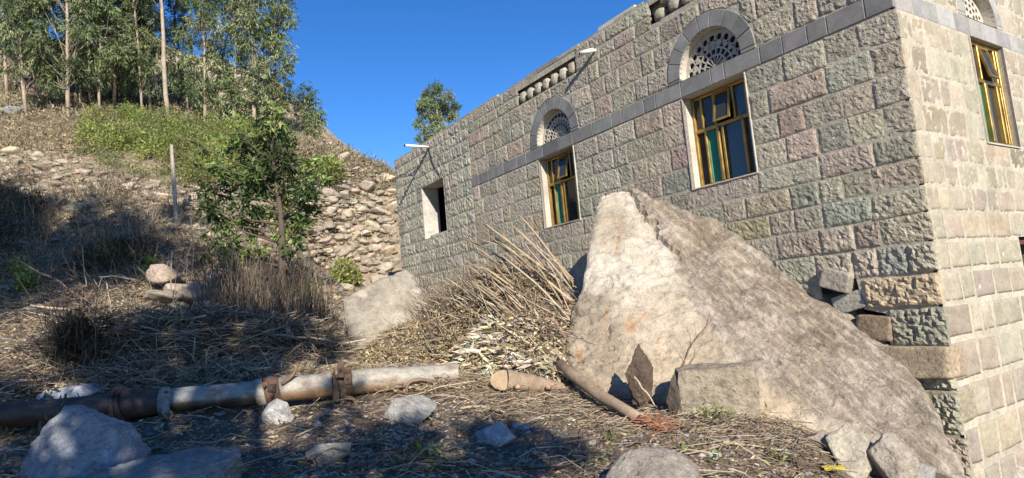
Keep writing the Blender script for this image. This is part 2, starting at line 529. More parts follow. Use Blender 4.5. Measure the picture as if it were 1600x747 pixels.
stone_list = []     # (size key, V, F, tint, mat, parent)
def stone(fn, u0, u1, v0, v1, tint, proud, rough, seed, parent, mat, circles=(), cell=0.03, back=-0.035, gap=0.011, tilt=0.0, groove=0.0):
    rr = np.random.RandomState(seed)
    w, h = u1 - u0, v1 - v0
    nu = int(np.clip(round(w / cell), 3, 34)); nv = int(np.clip(round(h / cell), 3, 22))
    s = np.linspace(0, 1, nu + 1); t = np.linspace(0, 1, nv + 1)
    S, T = np.meshgrid(s, t)
    ju = rr.uniform(-1, 1, 4) * min(0.012, w * .06); jv = rr.uniform(-1, 1, 4) * 0.008
    bl = lambda q: q[0] * (1 - S) * (1 - T) + q[1] * S * (1 - T) + q[2] * S * T + q[3] * (1 - S) * T
    U = u0 + gap + (w - 2 * gap) * S + bl(ju); Vv = v0 + gap + (h - 2 * gap) * T + bl(jv)
    # worn outline
    edge = np.minimum.reduce([S * w, (1 - S) * w, T * h, (1 - T) * h])
    Q = np.stack([U.ravel() * 1.0, Vv.ravel(), np.full(U.size, seed * .37)], 1)
    wob = noise3(Q, 9, 5, 2).reshape(U.shape) * 0.010 * (rough > .004)
    isb = (edge < 1e-6)
    U = U + np.where((S < 1e-6) | (S > 1 - 1e-6), wob, 0); Vv = Vv + np.where((T < 1e-6) | (T > 1 - 1e-6), wob * .8, 0)
    U, Vv = push_out(U, Vv, circles)
    nse = noise3(Q, 11, 11, 3, .8).reshape(U.shape) * rough * .7 + noise3(Q, 38, 13, 2).reshape(U.shape) * rough * .95
    nse += np.abs(noise3(Q, 4, 15, 2)).reshape(U.shape) * rough * .5
    nse -= np.clip(noise3(Q, 15, 19, 2).reshape(U.shape) - .25, 0, 1) * rough * 2.2
    if groove: nse += groove * np.sin(U * 55 + 4 * noise3(Q, 3, 2, 2).reshape(U.shape))
    dome = np.clip(edge / min(0.032, h * .3), 0, 1) ** .6
    D = proud * (0.45 + 0.55 * dome) + nse * (0.45 + .55 * dome) + tilt * (T - .5)
    front = np.stack([fn(u, v, d) for u, v, d in zip(U.ravel(), Vv.ravel(), D.ravel())])
    n = nu + 1
    ring = [i for i in range(nu + 1)] + [j * n + nu for j in range(1, nv + 1)] + [nv * n + i for i in range(nu - 1, -1, -1)] + [j * n for j in range(nv - 1, 0, -1)]
    bk = np.stack([fn(U.ravel()[i], Vv.ravel()[i], back) for i in ring])
    F = [[j * n + i, j * n + i + 1, (j + 1) * n + i + 1, (j + 1) * n + i] for j in range(nv) for i in range(nu)]
    m0 = len(front); L = len(ring)
    F += [[ring[(k + 1) % L], ring[k], m0 + k, m0 + (k + 1) % L] for k in range(L)]
    V = np.concatenate([front, bk])
    c = fn((u0 + u1) / 2, (v0 + v1) / 2, 0)
    stone_list.append((w * h / (c @ c), V, F, tint, mat, parent))

PAL_A = [((0.225, 0.215, 0.165), 6), ((0.25, 0.232, 0.182), 6), ((0.235, 0.205, 0.165), 5), ((0.215, 0.185, 0.155), 2.5), ((0.20, 0.205, 0.17), 3), ((0.245, 0.18, 0.145), 1.0), ((0.275, 0.24, 0.175), 2), ((0.22, 0.145, 0.13), .4), ((0.31, 0.21, 0.13), .3), ((0.24, 0.205, 0.12), .4)]
PAL_F = [((0.215, 0.220, 0.185), 6), ((0.235, 0.23, 0.195), 4), ((0.205, 0.21, 0.185), 3), ((0.235, 0.205, 0.17), 1)]
PAL_B = [((0.36, 0.315, 0.245), 7), ((0.345, 0.315, 0.245), 6), ((0.335, 0.32, 0.25), 4), ((0.36, 0.30, 0.24), 2), ((0.40, 0.30, 0.215), .8), ((0.32, 0.275, 0.235), 1), ((0.42, 0.34, 0.20), .3)]
def pal(P, rr):
    w = np.array([q[1] for q in P]); i = rr.choice(len(P), p=w / w.sum())
    base_ = np.array(P[i][0]) * (.95 if P is PAL_B else 1.58)
    mean_ = np.array((0.325, 0.278, 0.212)) if P is PAL_B else np.array((0.375, 0.330, 0.252)); base_ = base_ * .45 + mean_ * .55
    return jitcol(base_, 1, rr, .09, .025)[0]

def cut(iv, a, b):
    out = []
    for (x, y) in iv:
        if b <= x or a >= y: out.append((x, y)); continue
        if a - x > .05: out.append((x, a))
        if y - b > .05: out.append((b, y))
    return out
def split(x, y, rr, wmin, wmax):
    out = []; 
    while y - x > wmax * 1.15:
        w = rr.uniform(wmin, wmax) if rr.rand() > .12 else rr.uniform(wmax, wmax * 1.5)
        if y - x - w < wmin * .8: w = (y - x) / 2
        out.append((x, x + w)); x += w
    out.append((x, y)); return out

circA = [(uc1, ARC_V, ARC_RO), (uc2, ARC_V, ARC_RO)]
circB = [(ucB, ARC_V, 0.60)]
seed = 100
rr = np.random.RandomState(11)
# main part of the long wall, u 0..8.35
rowsA = [-2.75, -2.35, -1.92, -1.50, -1.10, -0.70, -0.33, -0.02, 0.27, 0.54, 0.80, 1.06, 1.32, 1.625, 1.93, 2.235, 2.54, 2.76, 3.07, 3.38, 3.66, 3.86, 4.06]
USPLIT = 8.35
def near_gap(u, v):     # blocks knocked out at the corner foot, where the slab struck
    return (0.58 < u < 1.15 and -0.40 < v < 0.02) or (0.40 < u < 1.0 and v < -0.36 and v > -2.0)
for a, b in zip(rowsA[:-1], rowsA[1:]):
    if abs(a - 2.54) < .01: continue
    iv = [(-0.035, USPLIT)]
    for w in (W1, W2):
        if b > WV[0] + .05 and a < WV[1] - .05: iv = cut(iv, w[0] - .02, w[1] + .02)
    for (x0, x1, y0, y1) in VENTS:
        if b > y0 + .06 and a < y1 - .06: iv = cut(iv, x0, x1)
    for (uc, vc, r) in circA:
        if a >= VB1 - .01:
            k = [q for q in (a, b)]
            # width of the arch ring at the row's mid height
            vm = (a + b) / 2; h = vm - vc
            if vm < vc: iv = cut(iv, uc - r, uc + r)
            elif h < r: hw = math.sqrt(r * r - h * h); iv = cut(iv, uc - hw, uc + hw)
    for (x, y) in iv:
        big = a < -0.3
        pieces = split(x, y, rr, .24 if not big else .3, .52 if not big else .62)
        if b < 0.02: pieces = [(x, .68 if a > -.4 else .47), (.68 if a > -.4 else .47, 1.13)] + split(1.13, y, rr, .3, .6)
        for (p, q) in pieces:
            seed += 1
            um, vm = (p + q) / 2, (a + b) / 2
            if near_gap(um, vm): continue
            low = np.clip((0.9 - vm) / 1.6, 0, 1) * np.clip((2.2 - um) / 1.5, 0, 1)
            cellv = 0.017 if um < 3.0 else (0.024 if um < 6 else 0.035)
            stone(A, p, q, a, b, pal(PAL_A, rr) * (1 + .05 * low), 0.012 + .022 * low + rr.uniform(-.005, .007), 0.0088 + .020 * low, seed, wallA, M_stone, circA if vm > VB0 else (), cellv,
                  gap=0.009 + .006 * low, tilt=rr.uniform(-1, 1) * .006 * (1 + 3 * low))
# far part, a later build of smaller grey blocks
rr = np.random.RandomState(23)
rowsF = [-1.2, -0.85, -0.5, -0.2, 0.1, 0.40, 0.70, 0.98, 1.25, 1.53, 1.80, 2.11, 2.42, 2.73, 3.04, 3.32, 3.60, 3.84, 4.06]
for a, b in zip(rowsF[:-1], rowsF[1:]):
    iv = [(USPLIT + .01, LEN - .01)]
    if b > NI[2] + .05 and a < NI[3] - .05: iv = cut(iv, NI[0] - .01, NI[1] + .01)
    for (x, y) in iv:
        for (p, q) in split(x, y, rr, .24, .46):
            seed += 1
            stone(A, p, q, a, b, pal(PAL_F, rr), 0.018, 0.017, seed, wallA, M_stone, (), 0.05, gap=.007, groove=.004)
# short wall
rr = np.random.RandomState(31)
rowsB = [-2.6, -2.2, -1.80, -1.42, -1.04, -0.66, -0.32, -0.02, 0.27, 0.55, 0.80, 1.05, 1.32, 1.625, 1.93, 2.235, 2.54, 2.76, 3.07, 3.38, 3.66, 3.86, 4.06]
for a, b in zip(rowsB[:-1], rowsB[1:]):
    if abs(a - 2.54) < .01: continue
    iv = [(0.0, 4.2)]
    if b > WV[0] + .05 and a < WV[1] - .05: iv = cut(iv, WBR[0] - .02, WBR[1] + .02)
    if b > -0.6 and a < .25: iv = cut(iv, 2.0, 2.92)
    for (uc, vc, r) in circB:
        if a >= VB1 - .01:
            vm = (a + b) / 2; h = vm - vc
            if vm < vc: iv = cut(iv, uc - r, uc + r)
            elif h < r: hw = math.sqrt(r * r - h * h); iv = cut(iv, uc - hw, uc + hw)
    for (x, y) in iv:
        for (p, q) in split(x, y, rr, .2, .5 if a > -.4 else .48):
            seed += 1; vm = (a + b) / 2
            low = np.clip((0.9 - vm) / 1.6, 0, 1)
            stone(B, p, q, a, b, pal(PAL_B, rr), 0.005 + .012 * low, 0.006 + .009 * low, seed, wallB, M_stone_smooth, circB if vm > VB0 else (), 0.035, back=-.03,
                  gap=.008 + .022 * low + rr.uniform(0, .014) * low)
stone_list.sort(key=lambda s: -s[0])
restA, restB = MB(), MB()
for i, (k, V, F, t, mt, par) in enumerate(stone_list):
    if i < 296: part('stone', V, F, mt, par, par is wallB, t)
    else: (restA if par is wallA else restB).add(V, F, t)
for mb_, par, mt in ((restA, wallA, M_stone), (restB, wallB, M_stone_smooth)):
    if mb_.n:
        V, F, Cc = mb_.get(); part('small_stones', V, F, mt, par, par is wallB, Cc, kind='stuff')

# belt course of dressed blue grey stone, voussoirs, vents
def flat_block(fn, poly, d0, d1, bev=0.006):
    """a dressed block: polygon in (u, v) with a small bevel"""
    c = np.mean(poly, axis=0); n = len(poly); P = np.asarray(poly)
    inn = c + (P - c) * (1 - bev / np.maximum(np.linalg.norm(P - c, axis=1), .02))[:, None]
    V = np.array([fn(u, v, d0) for u, v in P] + [fn(u, v, d1 - bev) for u, v in P] + [fn(u, v, d1) for u, v in inn])
    F = [[i, (i + 1) % n, n + (i + 1) % n, n + i] for i in range(n)] + [[n + i, n + (i + 1) % n, 2 * n + (i + 1) % n, 2 * n + i] for i in range(n)] + [[2 * n + i for i in range(n)]]
    return V, F
BELTC = (0.205, 0.202, 0.196)
rr = np.random.RandomState(5)
def belt(fn, x, y, d, par, avoid, tint):
    u = x
    while u < y - .02:
        w = rr.uniform(.2, .52) if u < 6.5 else rr.uniform(.12, .3)
        u1 = min(u + w, y)
        if y - u1 < .12: u1 = y
        V, F = flat_block(fn, [(u + .005, VB0 + .008), (u1 - .005, VB0 + .008), (u1 - .005, VB1 - .008), (u + .005, VB1 - .008)], -.03, d)
        part('belt_stone', V, F, M_belt, par, False, jitcol(tint, 1, rr, .10, .02)[0])
        u = u1
belt(A, -0.02, USPLIT, 0.016, wallA, None, BELTC)
belt(B, 0.0, 4.2, 0.007, wallB, None, (0.29, 0.28, 0.27))
def voussoirs(fn, uc, ri, ro, par, d, tint, nv=9):
    mbn = []
    for s in (-1, 1):
        v0, v1 = VB1 + .004, ARC_V + .10
    a0 = 0.0
    edges = np.linspace(0, math.pi, nv + 1) + np.concatenate([[0], rr.uniform(-.04, .04, nv - 1), [0]])
    for i in range(nv):
        e0, e1 = edges[i] + .008, edges[i + 1] - .008
        th = np.linspace(e0, e1, 4)
        poly = [(uc + ri * math.cos(a), ARC_V + ri * math.sin(a)) for a in th[::-1]] + [(uc + ro * math.cos(a), ARC_V + ro * math.sin(a)) for a in th]
        if i == 0: poly = [(u, v) for u, v in poly]
        V, F = flat_block(fn, poly[::-1], -.03, d)
        part('voussoir', V, F, M_belt, par, False, jitcol(tint, 1, rr, .10, .02)[0])
    for s in (-1, 1):
        V, F = flat_block(fn, [(uc + s * ri, VB1 + .001), (uc + s * ro, VB1 + .001), (uc + s * ro, ARC_V - .003), (uc + s * ri, ARC_V - .003)], -.03, d - .001)
        part('voussoir', V, F, M_belt, par, False, jitcol(tint, 1, rr, .10, .02)[0])

gold, ntg, bg_ = new_mat('gold_anodised_frame', 0.28, 0.5)
bg_.inputs['Base Color'].default_value = (0.50, 0.27, 0.03, 1); bg_.inputs['Metallic'].default_value = 0.55
nn = N(ntg, 'ShaderNodeTexNoise', Scale=6.0, Detail=3.0); ntg.links.new(coord(ntg), nn.inputs['Vector'])
ntg.links.new(ramp(ntg, nn.outputs[0], [(.3, (0.26, 0.165, 0.045)), (.7, (0.47, 0.295, 0.075))]).outputs[0], bg_.inputs['Base Color'])
ntg.links.new(ramp(ntg, nn.outputs[0], [(.3, .22), (.7, .45)]).outputs[0], bg_.inputs['Roughness'])
glass = bpy.data.materials.new('window_glass'); glass.use_nodes = True
g = glass.node_tree; g.nodes.clear()
tr = N(g, 'ShaderNodeBsdfTransparent'); tr.inputs[0].default_value = (0.50, 0.55, 0.55, 1)
gl = N(g, 'ShaderNodeBsdfGlossy'); gl.inputs['Roughness'].default_value = 0.03
df = N(g, 'ShaderNodeBsdfDiffuse'); df.inputs[0].default_value = (0.13, 0.125, 0.11, 1)
fr = N(g, 'ShaderNodeFresnel', IOR=1.6)
m1 = N(g, 'ShaderNodeMixShader'); m2 = N(g, 'ShaderNodeMixShader'); m2.inputs[0].default_value = 0.30; oo = N(g, 'ShaderNodeOutputMaterial')
g.links.new(tr.outputs[0], m2.inputs[1]); g.links.new(df.outputs[0], m2.inputs[2])
g.links.new(fr.outputs[0], m1.inputs[0]); g.links.new(m2.outputs[0], m1.inputs[1]); g.links.new(gl.outputs[0], m1.inputs[2]); g.links.new(m1.outputs[0], oo.inputs[0])
M_green = tinted('green_curtain', 0.7, 0.2, 0.2, .15, 40)
M_blueglass, _nt, _b = new_mat('stained_glass', 0.08, 0.6)
a_ = _nt.nodes.new('ShaderNodeAttribute'); a_.attribute_name = 'tint'; _nt.links.new(a_.outputs['Color'], _b.inputs['Base Color'])

def window(fn, u0, u1, v0, v1, par, flip, WD):
    """gold sliding window set back in its opening; x runs left to right as seen from outside"""
    W = u1 - u0; Hh = v1 - v0
    def L(x, y, d): return fn((u1 - x) if flip else (u0 + x), v0 + y, d)
    rev = MB()
    loop = rect_loop(u0, u1, v0, v1)
    V, F = loop_strip(fn, loop, 0.022, -TH - .0); rev.add(V, F)
    # plaster margin round the hole
    for (a, b, c, d) in ((u0 - .012, u0, v0 - .015, v1), (u1, u1 + .012, v0 - .015, v1), (u0, u1, v0 - .015, v0)):
        rev.add(*box_between(fn, a, b, c, d, -.03, .022))
    V, F, _ = rev.get(); part('window_reveal', V, F, M_plaster, house)
    win = part('window', *loop_strip(fn, rect_loop(u0 + .002, u1 - .002, v0 + .002, v1 - .002), WD, WD - .07), gold, house)
    def bar(x0, x1, y0, y1, d0=None, d1=None, name='frame_bar', b=.006):
        d0 = WD if d0 is None else d0; d1 = WD - .05
        poly = [L(x, y, 0) for x, y in ((x0, y0), (x1, y0), (x1, y1), (x0, y1))]
        V, F = box_between(L, x0, x1, y0, y1, d1, d0)
        # chamfer the front
        ix, iy = min(b, (x1 - x0) * .3), min(b, (y1 - y0) * .3)
        V2 = np.array([L(x0 + ix, y0 + iy, d0 + b), L(x1 - ix, y0 + iy, d0 + b), L(x1 - ix, y1 - iy, d0 + b), L(x0 + ix, y1 - iy, d0 + b)])
        V = np.concatenate([V, V2])
        F = [f for f in F if f != [4, 5, 6, 7]] + [[4, 5, 9, 8], [5, 6, 10, 9], [6, 7, 11, 10], [7, 4, 8, 11], [8, 9, 10, 11]]
        part(name, V, F, gold, win)
    t = .042
    bar(0.003, t, 0.003, Hh - .003); bar(W - t, W - .003, 0.003, Hh - .003); bar(t + .001, W - t - .001, 0.003, t); bar(t + .001, W - t - .001, Hh - t, Hh - .003)
    ty = Hh * .60
    bar(t + .001, W - t - .001, ty, ty + .045)
    def mull(xf, w, y0, y1, d=0.0): bar(W * xf, W * xf + w, y0 + .001, y1 - .001, WD + d)
    mull(.17, .035, t, ty, .004); mull(.37, .045, t, ty, .012); mull(.44, .04, t, ty); mull(.76, .04, t, ty, .004); mull(.885, .018, t, ty)
    mull(.15, .03, ty + .045, Hh - t); mull(.36, .028, ty + .045, Hh - t); mull(.66, .032, ty + .045, Hh - t); mull(.86, .025, ty + .045, Hh - t)
    # little top hung sash, ajar
    sx0, sx1, sy0, sy1 = W * .36 + .034, W * .66 - .006, ty + .055, Hh - t - .006
    def sash(x, y, d):
        k = (sy1 - y) / (sy1 - sy0); return L(x, y, d + .075 * k)
    sb = MB(); q = .026
    for (a, b, c, d) in ((sx0, sx0 + q, sy0, sy1), (sx1 - q, sx1, sy0, sy1), (sx0 + q, sx1 - q, sy0, sy0 + q), (sx0 + q, sx1 - q, sy1 - q, sy1)):
        sb.add(*box_between(sash, a, b, c, d, WD - .015, WD + .010))
    V, F, _ = sb.get(); part('top_sash', V, F, gold, win)
    V, F = box_between(sash, sx0 + q, sx1 - q, sy0 + q, sy1 - q, WD - .006, WD - .003); part('pane', V, F, glass, win)
    def pane(x0, x1, y0, y1, d=None):
        d = WD - .028 if d is None else d + .2 + WD
        V, F = box_between(L, x0, x1, y0, y1, d, d + .004); part('pane', V, F, glass, win)
    pane(W * .15 + .031, W * .36 - .001, ty + .046, Hh - t - .001); pane(W * .66 + .034, W * .86 - .001, ty + .046, Hh - t - .001)
    pane(t + .001, W * .15 - .001, ty + .046, Hh - t - .001); pane(W * .86 + .027, W - t - .001, ty + .046, Hh - t - .001)
    pane(W * .44 + .042, W * .76 - .001, t + .001, ty - .001, -.235)
    pane(W * .76 + .042, W * .885 - .001, t + .001, ty - .001, -.24)
    # green curtain hanging behind the left sash
    n = 24; xs = np.linspace(W * .20, W * .36, n); ys = np.linspace(.03, ty, 6)
    V = np.array([L(x, y, WD - .035 + .014 * math.sin(i * 1.1 + .1 * y * 9)) for y in ys for i, x in enumerate(xs)])
    I = (np.arange(5)[:, None] * n + np.arange(n - 1)[None]).ravel()
    F = np.stack([I, I + 1, I + n + 1, I + n], 1)
    part('curtain', V, F, M_green, win, True, (0.06, 0.32, 0.23))
    return win

def pt_in_holes(): pass
def screen(fn, uc, r, v0, vc, par, style):
    """carved plaster tracery filling an arch, coloured glass behind"""
    rv = MB(); V, F = loop_strip(fn, arch_loop(uc, r, v0, vc, 24), 0.012, -.30); rv.add(V, F)
    V, F, _ = rv.get(); sc_ = part('arch_reveal', V, F, M_plaster, house, True)
    outer = arch_loop(uc, r - .002, v0 + .002, vc, 28)
    holes = []; tints = []
    cx, cy = uc, v0 + .02
    def pol(rad, th): return (cx + rad * math.cos(th), cy + rad * math.sin(th))
    def sector(r0, r1, t0, t1, n=3):
        return [pol(r0, t) for t in np.linspace(t0, t1, n)] + [pol(r1, t) for t in np.linspace(t1, t0, n)]
    def circ(rad, th, q, n=10, sq=1.0):
        c = pol(rad, th); return [(c[0] + q * math.cos(a) * sq, c[1] + q * math.sin(a)) for a in np.linspace(0, 2 * math.pi, n, endpoint=False)]
    R0 = r - .02
    k = R0 / .455
    if style == 0:
        for i in range(7):                                  # upright slots in the middle
            th = math.pi * (i + .75) / 8.5 
            holes.append(sector(.06 * k, .155 * k, th - .11, th + .11)); tints.append((.03, .01, .01))
        for i in range(9):
            th = math.pi * (i + .5) / 9
            holes.append(sector(.185 * k, .245 * k, th - .12, th + .12)); tints.append((.01, .015, .10))
        for i in range(10):
            th = math.pi * (i + .5) / 10
            holes.append([pol(.275 * k, th - .11), pol(.275 * k, th + .11), pol(.335 * k, th)]); tints.append((.02, .03, .035))
        for i in range(11):
            th = math.pi * (i + .5) / 11
            holes.append(circ(.395 * k, th, .037 * k, 12)); tints.append((.01, .02, .03))
        for i in range(10):
            th = math.pi * (i + 1) / 11
            holes.append(circ(.352 * k, th, .014 * k, 6)); tints.append((.01, .02, .03))
    elif style == 1:
        for i in range(5):
            th = math.pi * (i + .5) / 5; holes.append(sector(.05 * k, .11 * k, th - .2, th + .2)); tints.append((.02, .02, .02))
        for i in range(10):
            th = math.pi * (i + .5) / 10; holes.append([pol(.13 * k, th), pol(.195 * k, th - .13), pol(.195 * k, th + .13)]); tints.append((.03, .04, .04))
        for i in range(12):
            th = math.pi * (i + .5) / 12; holes.append(sector(.215 * k, .28 * k, th - .10, th + .10)); tints.append((.02, .03, .03))
        for i in range(14):
            th = math.pi * (i + .5) / 14; holes.append([pol(.30 * k, th - .085), pol(.30 * k, th + .085), pol(.36 * k, th)]); tints.append((.02, .03, .03))
        for i in range(14):
            th = math.pi * (i + .5) / 14; holes.append(sector(.375 * k, .43 * k, th - .085, th + .085)); tints.append((.02, .03, .03))
    else:
        for i in range(5):
            th = math.pi * (i + .5) / 5; holes.append(circ(.12 * k, th, .03 * k, 7)); tints.append((.01, .02, .12))
        for i in range(7):
            th = math.pi * (i + .5) / 7; holes.append(circ(.22 * k, th, .038 * k, 4)); tints.append((.02, .02, .15) if i % 2 else (.01, .02, .02))
        for i in range(9):
            th = math.pi * (i + .5) / 9; holes.append(sector(.285 * k, .33 * k, th - .10, th + .10)); tints.append((.01, .02, .02))
        for i in range(11):
            th = math.pi * (i + .5) / 11; holes.append(circ(.39 * k, th, .03 * k, 8)); tints.append((.01, .02, .05))
    holes = [[tuple(np.mean(h, axis=0) + (np.array(q) - np.mean(h, axis=0)) * 1.14) for q in h] for h in holes]
    # keep holes inside the arch
    ok = [i for i, h in enumerate(holes) if all((v > v0 + .012) and (abs(u - uc) < r - .012 if v < vc else math.hypot(u - uc, v - vc) < r - .012) for u, v in h)]
    holes = [holes[i] for i in ok]; tints = [tints[i] for i in ok]
    polys = [[Vector((u, v, 0)) for u, v in outer]] + [[Vector((u, v, 0)) for u, v in h] for h in holes]
    tris = tessellate_polygon(polys); flat = [p for pl in polys for p in pl]; nfl = len(flat)
    V = [fn(p.x, p.y, -.11) for p in flat] + [fn(p.x, p.y, -.135) for p in flat]
    F = [list(t_) for t_ in tris]; k0 = len(outer)
    for h in holes:
        n = len(h)
        F += [[k0 + i, k0 + (i + 1) % n, nfl + k0 + (i + 1) % n, nfl + k0 + i] for i in range(n)]; k0 += n
    part('plaster_tracery', np.array(V), F, M_plaster, sc_)
    mbg = MB()
    for h, t_ in zip(holes, tints):
        c = np.mean(h, axis=0); hh = [tuple(c + (np.array(q) - c) * 1.25) for q in h]
        mbg.add(np.array([fn(u, v, -.145 - .0004 * (len(mbg.V) % 7)) for u, v in hh]), [list(range(len(hh)))], np.array(t_))
    V, F, Cc = mbg.get(); part('coloured_glass', V, F, M_blueglass, sc_, col=Cc)
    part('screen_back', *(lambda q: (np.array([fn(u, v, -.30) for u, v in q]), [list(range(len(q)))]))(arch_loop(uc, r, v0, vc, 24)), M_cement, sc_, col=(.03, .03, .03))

window(A, *W1, *WV, wallA, True, -.14); window(A, *W2, *WV, wallA, True, -.14); window(B, *WBR, *WV, wallB, False, -.045)
screen(A, uc1, ARC_R, VB1, ARC_V, wallA, 0); screen(A, uc2, ARC_R, VB1, ARC_V, wallA, 1); screen(B, ucB, 0.42, VB1, ARC_V, wallB, 2)
voussoirs(A, uc1, ARC_R, ARC_RO - .01, wallA, .020, BELTC); voussoirs(A, uc2, ARC_R, ARC_RO - .01, wallA, .020, BELTC); voussoirs(B, ucB, .42, .59, wallB, .010, (.29, .28, .27))
# unglazed opening at the far end, lined with cement
V, F = loop_strip(A, rect_loop(*NI), .01, -TH); part('opening_reveal', V, F, M_cement, house, col=(0.42, 0.40, 0.36))
V, F = box_between(A, NI[0], NI[1] - .28, NI[2] - .02, NI[2] + .045, -.25, .012); part('broken_sill', V, F, M_cement, house, col=(0.45, 0.43, 0.38))
# second opening low on the short wall: a dark doorway edge with a rusty frame
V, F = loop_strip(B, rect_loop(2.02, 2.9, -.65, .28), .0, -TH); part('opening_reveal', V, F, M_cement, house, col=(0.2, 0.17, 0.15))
V, F = box_between(B, 2.04, 2.88, .20, .26, -.12, -.06); part('lintel_bar', V, F, M_cement, house, col=(0.12, 0.05, 0.04))
V, F = box_between(B, 2.04, 2.09, -.64, .198, -.12, -.06); part('frame_bar', V, F, M_cement, house, col=(0.30, 0.12, 0.09))
# openwork vents: rounded stones standing in a row
def round_stone(fn, uc, vc, a, b, tint, seed, par, d=0.0):
    th = np.linspace(0, 2 * np.pi, 14, endpoint=False)
    sup = lambda c: np.sign(c) * np.abs(c) ** .7
    rr_ = np.random.RandomState(seed)
    w = 1 + rr_.uniform(-.08, .08, 14)
    V = []; 
    for (s, dd) in ((1, -.20), (1, d - .02), (.86, d + .01), (.5, d + .028)):
        for t_, ww in zip(th, w): V.append(fn(uc + a * s * ww * sup(math.cos(t_)), vc + b * s * ww * sup(math.sin(t_)), dd + rr_.uniform(-.006, .006)))
    F = [[k * 14 + i, k * 14 + (i + 1) % 14, (k + 1) * 14 + (i + 1) % 14, (k + 1) * 14 + i] for k in range(3) for i in range(14)] + [[42 + i for i in range(14)]]
    part('vent_stone', np.array(V), F, M_stone, par, True, tint)
rr = np.random.RandomState(77)
u0, u1, v0, v1 = VENTS[0]
for i in range(7):
    uu = u0 + .13 + (u1 - u0 - .26) * i / 6
    round_stone(A, uu, v0 + .105 + rr.uniform(0, .012), .088, .108, pal(PAL_A, rr), 50 + i, wallA)
u0, u1, v0, v1 = VENTS[1]
for i, (uu, vv, a, b) in enumerate([(u1 - .16, v0 + .08, .10, .085), (u1 - .42, v0 + .13, .10, .115), (u1 - .66, v0 + .10, .10, .10), (u1 - .90, v0 + .14, .10, .12), (u1 - 1.15, v0 + .12, .09, .11), (u1 - .30, v1 - .03, .10, .05)]):
    round_stone(A, uu, vv, a, b, pal(PAL_A, rr), 80 + i, wallA)
# loose blocks at the damaged foot of the corner
_ico = {}
def ico(sub):
    if sub not in _ico:
        import bmesh
        bm = bmesh.new(); bmesh.ops.create_icosphere(bm, subdivisions=sub, radius=1.0)
        _ico[sub] = (np.array([v.co[:] for v in bm.verts]), np.array([[v.index for v in f.verts] for f in bm.faces])); bm.free()
    return _ico[sub]
def planes_rock(nrm, h, sub, seed, rough):
    """an angular stone: the space inside a set of planes, its faces then roughened"""
    V, F = ico(sub); d = V @ nrm.T
    r = np.min(np.where(d > .05, h[None] / np.maximum(d, .05), 9), axis=1)
    V = V * r[:, None]
    return V * (1 + rough * noise3(V + seed, 1.6, seed, 3) + rough * .7 * noise3(V + seed, 6, seed + 1, 3, .65))[:, None], F
def rock_mesh(size, seed, cuts=7, sub=3, rough=.10):
    rr_ = np.random.RandomState(seed); n = cuts + 6
    k = np.arange(n) + .5; ph = np.arccos(1 - 2 * k / n); th = math.pi * (1 + 5 ** .5) * k
    nrm = np.stack([np.cos(th) * np.sin(ph), np.sin(th) * np.sin(ph), np.cos(ph)], 1) + rr_.normal(size=(n, 3)) * .28
    nrm /= np.linalg.norm(nrm, axis=1)[:, None]
    V, F = planes_rock(nrm, rr_.uniform(.62, 1.0, n), sub, seed, rough * .7)
    lo, hi = V.min(0), V.max(0); V = (V - (lo + hi) / 2) / (hi - lo)
    return V * np.asarray(size), F
def hull_rock(points, size, seed, sub=5, rough=.05):
    """a stone with the corners given (unit box)"""
    import bmesh
    bm = bmesh.new(); [bm.verts.new(q) for q in points]; bmesh.ops.convex_hull(bm, input=bm.verts)
    c = np.mean(points, axis=0); bm.normal_update()
    nrm = np.array([f.normal[:] for f in bm.faces]); h = np.array([(np.array(f.verts[0].co[:]) - c) @ np.array(f.normal[:]) for f in bm.faces]); bm.free()
    s = np.sign(h); nrm *= s[:, None]; h = np.abs(h)
    V, F = planes_rock(nrm, h, sub, seed, rough)
    return (V + c) * np.asarray(size) * .5, F
def rotz(V, a, tilt=0, tx=0):
    c, s = math.cos(a), math.sin(a); V = V @ np.array([[c, s, 0], [-s, c, 0], [0, 0, 1]])
    c, s = math.cos(tilt), math.sin(tilt); V = V @ np.array([[1, 0, 0], [0, c, s], [0, -s, c]])
    c, s = math.cos(tx), math.sin(tx); return V @ np.array([[c, 0, s], [0, 1, 0], [-s, 0, c]])
def block_rock(w, dep, h, seed, rough=.035, jit=.16):
    """a squared block with knocked corners"""
    r_ = np.random.RandomState(seed); ptsb = []
    for sx in (-1, 1):
        for sy in (-1, 1):
            for sz in (-1, 1):
                ptsb.append(np.array([sx, sy, sz]) * (1 - r_.uniform(0, jit, 3)))
                ptsb.append(np.array([sx, sy, sz]) * np.array([1, 1 - r_.uniform(.1, .3), 1 - r_.uniform(.05, .3)]))
    return hull_rock([tuple(q) for q in ptsb], (w, dep, h), seed, 5, rough)
AANG = math.atan2(EU[1], EU[0])
for i, (u, v, w, h, d, ang, tint) in enumerate([(0.93, -.02, .30, .24, -.02, .35, (.33, .29, .24)), (0.86, -.25, .34, .20, -.10, -.2, (.36, .34, .29)), (.62, -.52, .34, .27, -.05, .1, (.27, .20, .14)), (.56, -1.22, .2, .34, -.02, .8, (.30, .28, .25)), (.62, -1.6, .3, .3, -.1, .3, (.28, .24, .18)), (.98, -.55, .3, .25, -.16, .3, (.25, .22, .18))]):
    V, F = block_rock(w, .26, h, 300 + i, .05, .3)
    V = V @ np.array([[math.cos(ang), 0, math.sin(ang)], [0, 1, 0], [-math.sin(ang), 0, math.cos(ang)]])
    V = rotz(V, AANG) + A(u, v, d)
    part('loose_stone', V, F, M_stone, wallA, False, tint)
